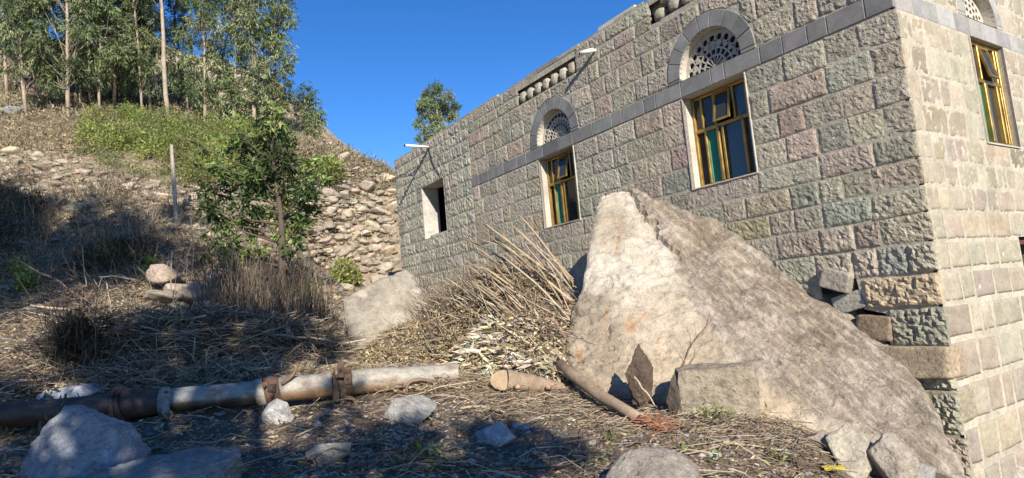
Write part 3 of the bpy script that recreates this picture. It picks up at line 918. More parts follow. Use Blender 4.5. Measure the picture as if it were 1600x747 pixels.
# the block that sticks out round the corner
V, F = block_rock(.76, .36, .31, 77, .035, .16)
V = rotz(V, AANG) + A(.345, -.84, -.030); part('loose_stone', V, F, M_stone, wallA, False, (0.37, 0.29, 0.20))
V, F = block_rock(.5, .56, .33, 78, .04, .2)
V = rotz(V, AANG + .05) + A(.23, -1.24, -.22); part('loose_stone', V, F, M_stone, wallA, False, (0.33, 0.29, 0.20))

# fixtures on the long wall
M_tube, _t, _b = new_mat('white_enamel', .4, .4); _b.inputs['Base Color'].default_value = (.72, .70, .64, 1)
M_blackm, _t, _b = new_mat('black_plastic', .5, .4); _b.inputs['Base Color'].default_value = (.02, .02, .02, 1)
tl = empty('tube_light', A(10.2, 3.86), 'white fluorescent tube lamp sticking out at the far end of the house', 'lamp')
V, F = tube([A(10.2, 3.90, .02), A(10.22, 3.905, .60)], .030, 10); part('lamp_body', V, F, M_tube, tl, True)
V, F = tube([A(10.2, 3.90, -.02), A(10.2, 3.90, .022)], .045, 10); part('bracket', V, F, M_blackm, tl, True)
V, F = tube([A(10.22, 3.905, .601), A(10.221, 3.905, .625)], .027, 10); part('end_cap', V, F, M_blackm, tl, True)
cb = MB()
cb.add(*tube([A(10.2, 3.87, .03), A(10.6, 3.62, .04), A(11.2, 3.50, .035), A(11.9, 3.62, .035), A(12.28, 3.60, .03)], .008, 5))
cb.add(*tube([A(10.2, 3.87, .03), A(10.05, 3.5, .035), A(9.85, 3.25, .035), A(9.66, 3.06, .03)], .008, 5))
V, F, _ = cb.get(); part('cable', V, F, M_blackm, tl, True)
cm = empty('security_camera', A(4.22, 3.80), 'small white bullet camera fixed under the roof edge between two vents', 'camera')
V, F = tube([A(4.22, 3.83, -.02), A(4.22, 3.82, .04), A(4.26, 3.815, .10)], [.035, .02, .018], 10); part('mount', V, F, M_tube, cm, True)
V, F = tube([A(4.20, 3.82, .06), A(4.36, 3.81, .20)], .034, 12); part('camera_body', V, F, M_tube, cm, True)
V, F = tube([A(4.361, 3.81, .201), A(4.375, 3.81, .213)], .028, 12); part('lens', V, F, M_blackm, cm, True)
# mortar scar running down the wall from the lamp
V, F = tube([A(10.0, 3.75, .0), A(9.4, 2.9, .0), A(9.2, 2.3, .0), A(8.6, 1.5, .0), A(8.0, .9, .0)], .018, 6, rough=.5); part('mortar_scar', V, F, M_mortar, wallA)

# ------------------------------------------------------------------ the great slab
def plane3(a, b, c):
    n = np.cross(b - a, c - a); n /= np.linalg.norm(n)
    if n[2] < 0: n = -n
    return n
SP1, SP2, SP3 = at(975, 298, 8.55), at(895, 585, 6.35), at(1490, 735, 5.3)
SN = plane3(SP1, SP2, SP3)
def on_slab(px, py):
    d = ray(px, py); return d * ((SN @ SP1) / (SN @ d))
def slab_mesh(outl, SN, SP, thick, cell, dispf, seed, jag=.05):
    ax = np.cross([0, 0, 1.], SN); ax /= np.linalg.norm(ax); ay = np.cross(SN, ax)
    O = SP
    P2 = np.array([[(q - O) @ ax, (q - O) @ ay] for q in outl])
    # resample outline with roughness
    pts_ = []
    for i in range(len(P2)):
        a, b = P2[i], P2[(i + 1) % len(P2)]; n = max(1, int(np.linalg.norm(b - a) / cell))
        for k in range(n): pts_.append(a + (b - a) * k / n)
    pts_ = np.array(pts_); nb = len(pts_)
    q3 = np.concatenate([pts_, np.zeros((nb, 1))], 1)
    ctr = pts_.mean(0)
    pts_ = pts_ + np.stack([noise3(q3, 2.2, seed, 4, .55), noise3(q3, 2.2, seed + 5, 4, .55)], 1) * jag
    lo, hi = pts_.min(0), pts_.max(0)
    gxx, gyy = np.meshgrid(np.arange(lo[0], hi[0], cell), np.arange(lo[1], hi[1], cell))
    G = np.stack([gxx.ravel(), gyy.ravel()], 1); G += np.random.RandomState(seed).uniform(-.25, .25, G.shape) * cell
    # inside test and margin
    x, y = G[:, 0], G[:, 1]; ins = np.zeros(len(G), bool); dist = np.full(len(G), 1e9)
    for i in range(nb):
        a, b = pts_[i], pts_[(i + 1) % nb]
        c = ((a[1] > y) != (b[1] > y)) & (x < (b[0] - a[0]) * (y - a[1]) / (b[1] - a[1] + 1e-12) + a[0]); ins ^= c
        dist = np.minimum(dist, np.hypot(x - a[0], y - a[1]))
    G = G[ins & (dist > cell * .6)]
    allp = np.concatenate([pts_, G])
    vs, _, fs, *_r = delaunay_2d_cdt([Vector(p) for p in allp.tolist()], [(i, (i + 1) % nb) for i in range(nb)], [list(range(nb))], 1, 1e-6)
    vs = np.array([v[:] for v in vs]); nv = len(vs)
    W = O + vs[:, :1] * ax + vs[:, 1:2] * ay
    D, col = dispf(W, vs)
    e = np.min(np.hypot(vs[:, None, 0] - pts_[None, :, 0], vs[:, None, 1] - pts_[None, :, 1]), axis=1)
    D = D - .05 * np.exp(-e / .035)
    top = W + SN * D[:, None]
    cnt = {}
    V = [top]; Cc = [col]; F = [list(f) for f in fs]
    ringi = list(range(nb)); prev = ringi; n0 = nv
    lay = 7
    for k in range(1, lay + 1):
        t = k / lay
        base = top[:nb] - SN * (thick * t)
        q = noise3(base, 4, seed + 9, 3)[:, None] * .06 + noise3(base, 11, seed + 4, 2)[:, None] * .02
        outw = (pts_ - ctr); outw /= np.linalg.norm(outw, axis=1)[:, None]
        w3 = outw[:, :1] * ax + outw[:, 1:2] * ay
        V.append(base + w3 * (q - .10 * t * t)); Cc.append(np.tile((0.34, 0.30, 0.235, 0)[:col.shape[1]], (nb, 1)))
        cur = list(range(n0, n0 + nb)); n0 += nb
        for i in range(nb):
            j = (i + 1) % nb; F.append([prev[j], prev[i], cur[i], cur[j]])
        prev = cur
    F.append(prev[::-1])
    return np.concatenate(V), F, np.concatenate(Cc)

outl_px = [(937, 306), (962, 296), (1000, 297), (1022, 312), (1085, 335), (1180, 366), (1262, 409), (1350, 478), (1424, 570), (1470, 650), (1520, 765),
           (1400, 790), (1300, 740), (1262, 690), (1190, 650), (1060, 640), (1000, 625), (940, 610), (896, 590), (884, 540), (893, 480), (908, 440), (916, 395), (925, 345)]
outl = [on_slab(*q) for q in outl_px]
# division between the pale bed and the darker crust: a line on the slab
div = np.array([on_slab(*q) for q in [(972, 290), (990, 320), (1012, 348), (1030, 372), (1054, 396), (1062, 440), (1090, 500), (1150, 560), (1230, 618), (1300, 670), (1400, 730), (1440, 790)]])
sax = np.cross([0, 0, 1.], SN); sax /= np.linalg.norm(sax); say = np.cross(SN, sax)
div2 = np.stack([(div - SP1) @ sax, (div - SP1) @ say], 1)
grain_dir = on_slab(1400, 620) - on_slab(1100, 380); grain_dir /= np.linalg.norm(grain_dir)
def slab_disp(W, vs):
    # signed distance to the division line
    best = np.full(len(vs), 1e9); sg = np.zeros(len(vs)); tt = np.zeros(len(vs))
    for i in range(len(div2) - 1):
        a, b = div2[i], div2[i + 1]; ab = b - a; L2 = ab @ ab
        t = np.clip(((vs - a) @ ab) / L2, 0, 1); p = a + t[:, None] * ab
        d = np.hypot(*(vs - p).T); cr = ab[0] * (vs[:, 1] - a[1]) - ab[1] * (vs[:, 0] - a[0])
        k = d < best; best = np.where(k, d, best); sg = np.where(k, np.sign(cr), sg); tt = np.where(k, i + t, tt)
    s = best * sg            # >0 on one side
    crustside = s * np.sign(((on_slab(1250, 480) - SP1) @ say - div2[5][1]) * (div2[6][0] - div2[5][0]) - ((on_slab(1250, 480) - SP1) @ sax - div2[5][0]) * (div2[6][1] - div2[5][1]))
    g = W @ grain_dir; cw = np.cross(SN, grain_dir); c = W @ cw
    Q = np.stack([g * .5, c * 2.4, 0 * g], 1)
    streak = noise3(Q, 5, 41, 5, .65)
    n1 = noise3(W, 2.2, 42, 3); n2 = noise3(W, 8, 43, 3); n3 = noise3(W, 20, 44, 2)
    sj = crustside + .13 * n1 + .09 * n2 + .04 * n3
    step = 1 / (1 + np.exp(-np.clip(sj / .02, -30, 30)))
    hstep = np.clip(1.0 - (tt - 3.2) / 1.6, 0.0, 1.0)
    D = .05 * n1 + .024 * n2 + .012 * n3 + .030 * streak * step - .05 * np.clip(noise3(W, 7, 49, 3) - .3, 0, 1) * (1 - step) + .07 * step * hstep
    D -= np.where((np.abs(sj) < .018) & (tt < 4.3), .06, 0)
    D += np.abs(noise3(W, 4, 47, 3)) * .03 * (1 - step)
    pale = np.array((0.47, 0.425, 0.36)); brown = np.array((0.21, 0.175, 0.142)); tan = np.array((0.42, 0.33, 0.23)); rust = np.array((0.45, 0.22, 0.10))
    k = np.clip((streak - .10 + .35 * n3 + .15 * n2) * 5, 0, 1)[:, None]
    crust = brown * (1 - .22 * k) + pale * .22 * k
    k = np.clip((noise3(Q, 2, 46, 4, .6) - .05) * 3, 0, 1)[:, None]; crust = crust * (1 + .35 * k)
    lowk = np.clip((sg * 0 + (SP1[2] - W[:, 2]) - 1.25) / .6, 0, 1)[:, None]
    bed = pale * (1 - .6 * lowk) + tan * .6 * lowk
    kk = np.clip((noise3(W, 1.6, 48, 3) - .12) * 4, 0, 1)[:, None]; bed = bed * (1 - .6 * kk) + np.array((0.33, 0.285, 0.225)) * .6 * kk
    rk = np.clip((noise3(W * np.array([1, 1, .4]), 5, 50, 2) - .52) * 6, 0, 1)[:, None]; bed = bed * (1 - .7 * rk) + rust * .7 * rk
    for (r0_, r1_, wd) in (((970, 338), (962, 402), .014), ((950, 480), (944, 512), .022), ((1010, 492), (980, 520), .020), ((984, 500), (986, 512), .035), ((1096, 574), (1100, 584), .03), ((905, 592), (930, 600), .02)):
        a_, b_ = on_slab(*r0_), on_slab(*r1_); ab = b_ - a_; t_ = np.clip(((W - a_) @ ab) / (ab @ ab), 0, 1); dd = np.linalg.norm(W - a_ - t_[:, None] * ab, axis=1)
        m_ = np.clip(np.exp(-(dd / wd) ** 2) * (1 + .8 * n2 + n3) * .5, 0, .6)[:, None]; bed = bed * (1 - m_) + rust * m_
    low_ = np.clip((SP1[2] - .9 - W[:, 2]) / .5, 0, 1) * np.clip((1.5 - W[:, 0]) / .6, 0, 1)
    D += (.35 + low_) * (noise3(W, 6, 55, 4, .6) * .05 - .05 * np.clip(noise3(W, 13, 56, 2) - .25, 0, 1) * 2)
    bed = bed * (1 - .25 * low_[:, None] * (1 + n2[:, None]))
    st = np.clip(step + .0, 0, 1)[:, None]
    # thin pale edge wear on the crust near its lower border
    wear = (np.exp(-np.clip(sj, 0, 9) / .12) * np.clip(tt - 4, 0, 1) * .45 * np.clip(noise3(W, 6, 52, 3) * 3 + .4, 0, 1))[:, None] * st
    col = bed * (1 - st) + crust * st; col = col * (1 - wear) + pale * wear
    return D, np.concatenate([col, st * (1 - wear)], 1)
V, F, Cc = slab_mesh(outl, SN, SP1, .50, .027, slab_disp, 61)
M_slab = rocky('weathered_slab', scale=13, b=0.75, dist=0.02, vary=(0.66, 1.2))
def slab_material():
    """pitted pale bed; on the crust (alpha of the tint) long torn flecks run with the grain"""
    mt, nt, bs = new_mat('slab_bed_and_crust', .95, .15)
    co = coord(nt); a = nt.nodes.new('ShaderNodeAttribute'); a.attribute_name = 'tint'
    cw = np.cross(SN, grain_dir)
    comb = nt.nodes.new('ShaderNodeCombineXYZ')
    for vec, sock, k in ((grain_dir, 0, 1.0), (cw, 1, 3.4), (SN, 2, 2.0)):
        d = N(nt, 'ShaderNodeVectorMath', operation='DOT_PRODUCT'); nt.links.new(co, d.inputs[0]); d.inputs[1].default_value = tuple(vec * k); nt.links.new(d.outputs['Value'], comb.inputs[sock])
    s1 = N(nt, 'ShaderNodeTexNoise', Scale=4.5, Detail=9.0, Roughness=.68); s2 = N(nt, 'ShaderNodeTexNoise', Scale=13.0, Detail=6.0, Roughness=.7)
    for s in (s1, s2): nt.links.new(comb.outputs[0], s.inputs['Vector'])
    n1 = N(nt, 'ShaderNodeTexNoise', Scale=9.0, Detail=9.0, Roughness=.68); n2 = N(nt, 'ShaderNodeTexNoise', Scale=60.0, Detail=4.0, Roughness=.7); vo = N(nt, 'ShaderNodeTexVoronoi', Scale=26.0)
    mu = N(nt, 'ShaderNodeTexNoise', Scale=1.6, Detail=6.0, Roughness=.6)
    for s in (n1, n2, vo, mu): nt.links.new(co, s.inputs['Vector'])
    fleck = ramp(nt, s1.outputs[0], [(.50, 0.0), (.57, .8), (.70, 1.0)]); fleck2 = ramp(nt, s2.outputs[0], [(.56, 0.0), (.66, .7)])
    dark = ramp(nt, s2.outputs[0], [(.30, .55), (.42, 1.0)])
    fm = N(nt, 'ShaderNodeMath', operation='MAXIMUM'); nt.links.new(fleck.outputs[0], fm.inputs[0]); nt.links.new(fleck2.outputs[0], fm.inputs[1])
    fk = N(nt, 'ShaderNodeMath', operation='MULTIPLY'); nt.links.new(fm.outputs[0], fk.inputs[0]); nt.links.new(a.outputs['Alpha'], fk.inputs[1])
    fk2 = N(nt, 'ShaderNodeMath', operation='MULTIPLY'); nt.links.new(fk.outputs[0], fk2.inputs[0]); fk2.inputs[1].default_value = .58
    c = mixc(nt, fk2.outputs[0], a.outputs['Color'], (.47, .42, .35))
    cd = mixc(nt, 1.0, c, dark.outputs[0], 'MULTIPLY'); c = mixc(nt, a.outputs['Alpha'], c, cd)
    c = mixc(nt, 1.0, c, ramp(nt, n1.outputs[0], [(.30, .62), (.5, 1.0), (.72, 1.18)]).outputs[0], 'MULTIPLY')
    c = mixc(nt, 1.0, c, ramp(nt, n2.outputs[0], [(.3, .78), (.7, 1.18)]).outputs[0], 'MULTIPLY')
    c = mixc(nt, 1.0, c, ramp(nt, mu.outputs[0], [(.35, (.80, .76, .70)), (.62, (1.08, 1.07, 1.06))]).outputs[0], 'MULTIPLY')
    nt.links.new(c, bs.inputs['Base Color'])
    sb = N(nt, 'ShaderNodeMath', operation='MULTIPLY'); nt.links.new(s1.outputs[0], sb.inputs[0]); nt.links.new(a.outputs['Alpha'], sb.inputs[1])
    rv = ramp(nt, vo.outputs['Distance'], [(0.0, 0.0), (0.4, 1.0)])
    bump(nt, bs, [n1.outputs[0], sb.outputs[0], n2.outputs[0], rv.outputs[0]], [.9, .8, .6, .35], .022)
    return mt
M_great = slab_material()
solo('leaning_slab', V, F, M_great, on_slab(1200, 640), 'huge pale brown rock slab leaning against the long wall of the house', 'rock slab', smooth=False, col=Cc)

# the smaller slab standing by the far end of the house
def small_slab():
    P1, P2, P3 = at(632, 418, 9.2), at(566, 556, 8.15), at(675, 500, 8.75)
    n = plane3(P1, P2, P3)
    if n[1] > 0: n = -n
    def on(px, py): d = ray(px, py); return d * ((n @ P1) / (n @ d))
    o = [on(*q) for q in [(634, 417), (648, 428), (664, 462), (678, 500), (680, 560), (610, 575), (566, 558), (548, 535), (539, 500), (535, 463), (560, 450), (600, 430)]]
    global SN
    keep = SN; SN = n
    def disp(W, vs):
        n1 = noise3(W, 3, 71, 3); n2 = noise3(W, 12, 72, 3)
        c = np.array((0.28, 0.245, 0.195)) * (1 + .3 * n1 + .2 * n2)[:, None]
        k = np.clip((noise3(W, 5, 74, 3) - .2) * 5, 0, 1)[:, None]; c = c * (1 - k * .6) + np.array((.44, .40, .33)) * k * .6
        return .04 * n1 + .028 * n2 - .05 * np.clip(noise3(W, 9, 78, 2) - .35, 0, 1), c
    r = slab_mesh(o, n, P1, .24, .035, disp, 75, .025); SN = keep
    return r, on(570, 560)
(V, F, Cc), b = small_slab()
solo('broken_slab', V, F, M_slab, b, 'pale broken concrete slab tilted up near the far end of the house', 'concrete slab', col=Cc)

# ------------------------------------------------------------------ trees
def tree_mesh(name, base, top, r0, clumps, label, cat, group, pal_leaf, leafL, leafW, droop, per, bark, seed, limb_r=.25, kind_parts=True, spread=(1, 1, 1), fork=True):
    """trunk and limbs reach every foliage clump; a crown of single leaves"""
    rng = np.random.RandomState(seed)
    base = np.asarray(base, float); top = np.asarray(top, float)
    t = empty(name, base, label, cat, group)
    n = 9; s = np.linspace(0, 1, n)[:, None]
    path = base + (top - base) * s
    wob = noise3(np.concatenate([s * 2.2, s * 0 + seed, s * 0], 1), 1, seed, 2)[:, None]; wob2 = noise3(np.concatenate([s * 2.2, s * 0 + seed + 9, s * 0], 1), 1, seed, 2)[:, None]
    Lh = np.linalg.norm(top - base)
    path = path + np.concatenate([wob, wob2, wob * 0], 1) * Lh * .035 * np.sin(s * np.pi)
    path[0] -= np.array([0, 0, .15])
    V, F = tube(path, r0 * (1.12 - .85 * s[:, 0]), 8, rough=.12, seed=seed)
    mb = MB(); mb.add(V, F, bark)
    for (c, r) in clumps:
        c = np.asarray(c, float)
        # spring from the trunk below the clump
        k = np.clip((c[2] - base[2]) / max(top[2] - base[2], .1) - rng.uniform(.08, .22), .12, .97) * (n - 1)
        i = int(min(k, n - 2)); p = path[i] + (path[i + 1] - path[i]) * (k - i)
        mid = (p + c) / 2 + rng.normal(size=3) * .06 * np.linalg.norm(c - p) + np.array([0, 0, -.05 * np.linalg.norm(c - p)])
        rad = max(r0 * limb_r * (1.1 - .7 * k / n), r0 * .07)
        V, F = tube([p, mid, c, c + (c - mid) * .25], [rad, rad * .7, rad * .4, rad * .15], 5); mb.add(V, F, bark)
    V, F, Cc = mb.get(); part('trunk', V, F, M_bark, t, True, Cc)
    PP, DD, CC, LL = [], [], [], []
    for (c, r) in clumps:
        m = int(per * (r / .5) ** 2 * rng.uniform(.7, 1.3))
        # twigs radiate from the clump centre, leaves hang along them
        nt_ = max(6, m // 9)
        d = rng.normal(size=(nt_, 3)); d /= np.linalg.norm(d, axis=1)[:, None]
        tip = np.asarray(c) + d * r * np.array(spread) * rng.uniform(.35, 1.15, (nt_, 1)) ** .7
        idx = rng.randint(0, nt_, m)
        f = rng.uniform(.35, 1.05, (m, 1)) ** .6
        P = np.asarray(c) + (tip[idx] - np.asarray(c)) * f + rng.normal(size=(m, 3)) * r * .09
        D = (tip[idx] - np.asarray(c)) / r * .7 + rng.normal(size=(m, 3)) * .55 + np.array([0, 0, -droop])
        PP.append(P); DD.append(D)
        cc = pick(pal_leaf, 1, rng)[0] * rng.uniform(.75, 1.25)
        CC.append(jitcol(cc, m, rng, .22, .06)); LL.append(leafL * rng.uniform(.6, 1.25, m))
    P, D, Cc, L = map(np.concatenate, (PP, DD, CC, LL))
    V, F, C2 = leaves(P, D, L, L * leafW, Cc, rng)
    part('crown', V, F, M_leaf, t, False, C2)
    return t

EUC = [(.18, .235, .10), (.215, .26, .115), (.14, .19, .085), (.27, .295, .15), (.10, .14, .065), (.20, .235, .14)]
BARK_P = (0.34, 0.275, 0.21); BARK_D = (0.22, 0.17, 0.13)
def eucalypt(px, py, Y, lean_px, Hm, r0, crown, label, seed, bark=BARK_P, per=205, cl=.50):
    """crown: (first height fraction, radius, number of clumps)"""
    rng = np.random.RandomState(seed)
    b = at(px, py, Y); b[2] = H(b[0], b[1])[0]
    top = b + np.array([lean_px / 983 * Y * Hm / 5, rng.uniform(-.3, .3), Hm])
    f0, rad, nc = crown
    cs = []; f0 = max(f0 * .55, .10) if f0 < .6 else f0; nc = int(nc * 1.7); r0 = r0 * .62
    for i in range(nc):
        h = f0 + (1.0 - f0) * ((i + rng.rand()) / nc)
        prof = math.sin(min(1, (h - f0) / (1 - f0) * 1.05 + .18) * math.pi * .86) ** .6
        a = rng.uniform(0, 2 * math.pi); q = rad * prof * math.sqrt(rng.uniform(.1, 1))
        c = b + (top - b) * h + np.array([math.cos(a) * q, math.sin(a) * q, rng.uniform(-.25, .25)])
        cs.append((c, cl * rng.uniform(.65, 1.2)))
    tree_mesh('eucalyptus_tree', b, top, r0, cs, label, 'tree', 'eucalyptus trees on the hillside', EUC, .20, .22, .9, per, bark, seed, spread=(1, 1, 1.2))
TREES = [
 (42, 168, 24, -28, 9.5, .10, (.42, 1.0, 26), 'tall thin eucalyptus leaning left at the left edge above the grey sheet'),
 (12, 140, 27, -8, 10, .11, (.30, 1.2, 26), 'eucalyptus cut by the left edge of the photo behind the leaning one'),
 (80, 150, 27, -6, 9.5, .10, (.38, 1.3, 34), 'bushy eucalyptus second group from the left with pale slim trunk'),
 (107, 178, 25, -3, 10, .12, (.26, 1.35, 40), 'eucalyptus with two pale stems standing at the edge of the bare slope'),
 (140, 158, 28, 4, 10, .11, (.30, 1.3, 38), 'dense eucalyptus between the double stemmed tree and the dark hollow'),
 (178, 165, 27, 3, 9, .12, (.24, 1.4, 42), 'dark dense eucalyptus shading the hollow left of the tall bare trunk'),
 (207, 162, 29, 2, 8.5, .10, (.30, 1.2, 34), 'eucalyptus standing deep in the shade just left of the tall bare trunk'),
 (236, 178, 28, -6, 10.5, .10, (.52, 1.0, 26), 'thin eucalyptus close behind the tall bare trunk'),
 (266, 192, 25.5, -14, 10.5, .15, (.66, 1.2, 26), 'tall eucalyptus with long bare pale trunk above the green bushes'),
 (320, 205, 26.5, 2, 7.2, .10, (.28, .75, 26), 'slender eucalyptus between the bare trunk and the blue gap of sky'),
 (366, 206, 27, 0, 7.5, .10, (.22, .55, 20), 'narrow eucalyptus just right of the blue gap of sky'),
 (398, 212, 27, 4, 9.5, .14, (.20, .80, 34), 'large leafy eucalyptus at the right of the grove, left hand one of the last pair'),
 (432, 214, 28, 3, 9.5, .14, (.30, .95, 34), 'large leafy eucalyptus at the right end of the grove against the blue sky'),
 (482, 205, 31, 2, 2.6, .05, (.15, .5, 12), 'small young eucalyptus on the ridge right of the grove'),
]
TREES += [
 (62, 166, 26, -5, 9, .08, (.30, .9, 20), 'slim eucalyptus between the leaning one and the double stemmed one'),
 (126, 172, 26.5, 3, 9, .08, (.30, .9, 22), 'slim eucalyptus just right of the double stemmed tree'),
 (156, 172, 25.5, -2, 8, .08, (.28, .9, 22), 'slim eucalyptus at the left rim of the dark hollow'),
 (222, 172, 27, 2, 8.5, .08, (.30, .9, 22), 'slim eucalyptus behind the green bushes left of the bare trunk'),
 (294, 198, 29, -2, 6.0, .07, (.25, .7, 16), 'short eucalyptus right behind the tall bare trunk'),
]
for i, (px, py, Y, lean, Hm, r0, cr, lab) in enumerate(TREES):
    eucalypt(px, py, Y, lean, Hm, r0, cr, lab, 400 + i, bark=BARK_P if i not in (5, 6, 12) else BARK_D)
# tree behind the house
cc = at(680, 172, 34); rng = np.random.RandomState(5); cs = []
for (x, y, r) in [(682, 138, .42), (668, 148, .4), (698, 150, .45), (690, 168, .5), (665, 172, .5), (680, 185, .55), (705, 180, .45), (655, 192, .42), (672, 205, .5), (692, 205, .5), (660, 216, .4), (700, 218, .5), (676, 160, .5), (660, 160, .3), (712, 165, .3)]:
    c = at(x, y, 34 + rng.uniform(-.7, .7)); cs.append((c, r))
b = np.array([cc[0] + .6, 34.0, 0]); b[2] = H(b[0], b[1])[0]
tree_mesh('eucalyptus_tree', b, at(681, 150, 34), .13, cs, 'lone leafy tree rising behind the roof line at the far end of the house', 'tree', None, EUC, .17, .24, .8, 900, BARK_P, 499)

# the broad leaved young tree in the middle ground
CY = 11.2
MIDC = [(426, 172, 20), (444, 205, 22), (414, 190, 22), (398, 262, 26), (318, 262, 14), (376, 210, 14), (322, 330, 20), (345, 262, 22), (318, 232, 14), (360, 415, 14), (432, 190, 20), (420, 215, 28), (402, 240, 30), (436, 246, 34), (370, 232, 26), (342, 226, 22), (462, 262, 32), (492, 262, 24), (408, 278, 36), (446, 292, 34), (480, 296, 30), (372, 275, 30), (350, 300, 30),
        (388, 315, 34), (428, 326, 34), (466, 332, 32), (492, 322, 20), (334, 330, 24), (356, 350, 30), (395, 352, 28), (440, 360, 28), (470, 358, 26), (332, 372, 20), (362, 385, 24), (400, 388, 20), (322, 300, 18), (448, 225, 18), (505, 280, 16), (455, 388, 20), (325, 395, 12)]
rng = np.random.RandomState(9); cs = [(at(x, y, CY + rng.uniform(-.45, .45)), r / 983 * CY * .80) for x, y, r in MIDC]
b = at(442, 505, CY); b[2] = H(b[0], b[1])[0]
MIDP = [(.11, .165, .05), (.14, .20, .06), (.07, .11, .035), (.22, .28, .085), (.12, .175, .055), (.055, .085, .03)]
tree_mesh('broadleaf_tree', b, at(426, 196, CY), .075, cs, 'slender young tree with dark glossy green leaves in front of the dry stone terrace', 'tree', None, MIDP, .13, .36, .35, 700, (.10, .078, .06), 801, limb_r=.4)

# trees behind the photographer: their shade falls across the foreground and the lower slope
def region_points(poly, n, rng):
    poly = np.array(poly, float); lo, hi = poly.min(0), poly.max(0); out = []
    while len(out) < n:
        p = rng.uniform(lo, hi); c = False
        for i in range(len(poly)):
            a, b_ = poly[i], poly[(i + 1) % len(poly)]
            if (a[1] > p[1]) != (b_[1] > p[1]) and p[0] < (b_[0] - a[0]) * (p[1] - a[1]) / (b_[1] - a[1]) + a[0]: c = not c
        if c: out.append(p)
    return out
def shade_tree(polys, t0, t1, rad, label, seed, per, base_xy, r0):
    rng = np.random.RandomState(seed); cs = []
    for poly, n in polys:
        for p in region_points(poly, n, rng):
            T = hit(*p); c = T + SUN * rng.uniform(t0, t1)
            if c[1] > -0.9: continue
            cs.append((c, rad * rng.uniform(.7, 1.25)))
    P = np.array([c for c, _ in cs])
    b = np.array([base_xy[0], base_xy[1], 0]); b[2] = H(b[0], b[1])[0]
    top = np.array([P[:, 0].mean(), P[:, 1].mean(), P[:, 2].max()])
    tree_mesh('shade_tree', b, top, r0, cs, label, 'tree', None, EUC, .16, .28, .6, per, BARK_D, seed, limb_r=.3)
shade_tree([([(-160, 640), (180, 590), (420, 600), (640, 668), (860, 672), (900, 705), (880, 800), (-160, 800)], 70)], 8.5, 12.5, .30, 'leafy tree standing behind the viewpoint, its shade on the foreground', 61, 420, (1.8, -5.2), .16)
shade_tree([([(95, 585), (120, 520), (230, 500), (330, 520), (500, 500), (540, 560), (440, 590), (250, 600)], 62), ([(310, 380), (490, 380), (495, 520), (310, 530)], 48), ([(-150, 690), (-150, 560), (20, 600), (60, 640)], 10)], 13.5, 17, .32, 'spreading tree behind the viewpoint shading the brush piles', 62, 420, (1.2, -8.5), .2)
shade_tree([([(-100, 300), (60, 290), (180, 320), (300, 330), (340, 400), (300, 440), (150, 450), (-100, 440)], 150)], 21, 25, .42, 'tall tree far behind the viewpoint shading the lower slope', 63, 420, (-3.5, -9.5), .25)

# ------------------------------------------------------------------ stones of the terraces and the slope
ROCKV = []
rngr = np.random.RandomState(3)
for i in range(26):
    V, F = rock_mesh((1, 1, 1), 900 + i, 4, 3, .05)
    c = [(0.42, 0.35, 0.26), (0.38, 0.32, 0.245), (0.34, 0.29, 0.23), (0.45, 0.38, 0.29), (0.30, 0.25, 0.20), (0.37, 0.31, 0.235)][i % 6]
    ROCKV.append(mesh('stone', V, F, M_rock, False, jitcol(c, 1, rngr, .12, .03)[0]))
def place_rock(P, size, parent, rng, name='stone', flat=.6):
    o = bpy.data.objects.new(name, ROCKV[rng.randint(len(ROCKV))]); COL.objects.link(o)
    o.scale = (size * rng.uniform(.85, 1.3), size * rng.uniform(.8, 1.1), size * flat * rng.uniform(.75, 1.2))
    o.rotation_euler = (rng.uniform(-.35, .35), rng.uniform(-.35, .35), rng.uniform(0, 6.28))
    o.location = Vector(P.tolist())
    if parent is not None:
        o.parent = parent; o.location = Vector(P.tolist()) - parent.location
    return o
def rock_field(parent, poly, step, size, seed, lift=.15, flat=.65, jit=.45):
    rng = np.random.RandomState(seed); poly_ = np.array(poly, float); lo, hi = poly_.min(0), poly_.max(0); k = 0
    y = lo[1]; row = 0
    while y < hi[1]:
        x = lo[0] + (row % 2) * step / 2
        while x < hi[0]:
            p = np.array([x, y]) + rng.uniform(-jit, jit, 2) * step * np.array([1, .6])
            c = False
            for i in range(len(poly_)):
                a, b_ = poly_[i], poly_[(i + 1) % len(poly_)]
                if (a[1] > p[1]) != (b_[1] > p[1]) and p[0] < (b_[0] - a[0]) * (p[1] - a[1]) / (b_[1] - a[1]) + a[0]: c = not c
            if c:
                P = hit(*p, y0=6); s = size * P[1] / 983 * rng.choice([.7, .9, 1.0, 1.2, 1.6], p=[.25, .25, .25, .15, .1])
                P[2] += s * lift * flat - s * .05
                place_rock(P, s, parent, rng, flat=flat); k += 1
            x += step
        y += step * .72; row += 1
    return k
wl = empty('dry_stone_wall', hit(560, 432), 'dry stone terrace wall of tan rubble between the leafy tree and the house', 'stone wall')
k1 = rock_field(wl, [(470, 330), (500, 305), (560, 296), (618, 300), (622, 432), (560, 436), (500, 420), (470, 400)], 11.5, 17, 11, jit=.35, flat=.6)
tr_ = empty('rubble_terrace', hit(180, 330), 'collapsed terrace of loose tan stones below the green bushes', 'stone terrace')
k2 = rock_field(tr_, [(0, 240), (60, 236), (140, 262), (250, 285), (330, 300), (350, 380), (230, 345), (160, 340), (60, 330), (0, 330)], 14, 18, 12, lift=.12, flat=.6)
lw = empty('low_stone_wall', hit(370, 410), 'low stretch of dry stone wall half hidden behind the leafy tree', 'stone wall')
k3 = rock_field(lw, [(300, 312), (470, 318), (480, 400), (440, 425), (330, 405)], 13.5, 16, 13, flat=.6)
hp = empty('stone_heap', hit(305, 500), 'small heap of rounded brown stones left of the tree foot', 'stone heap')
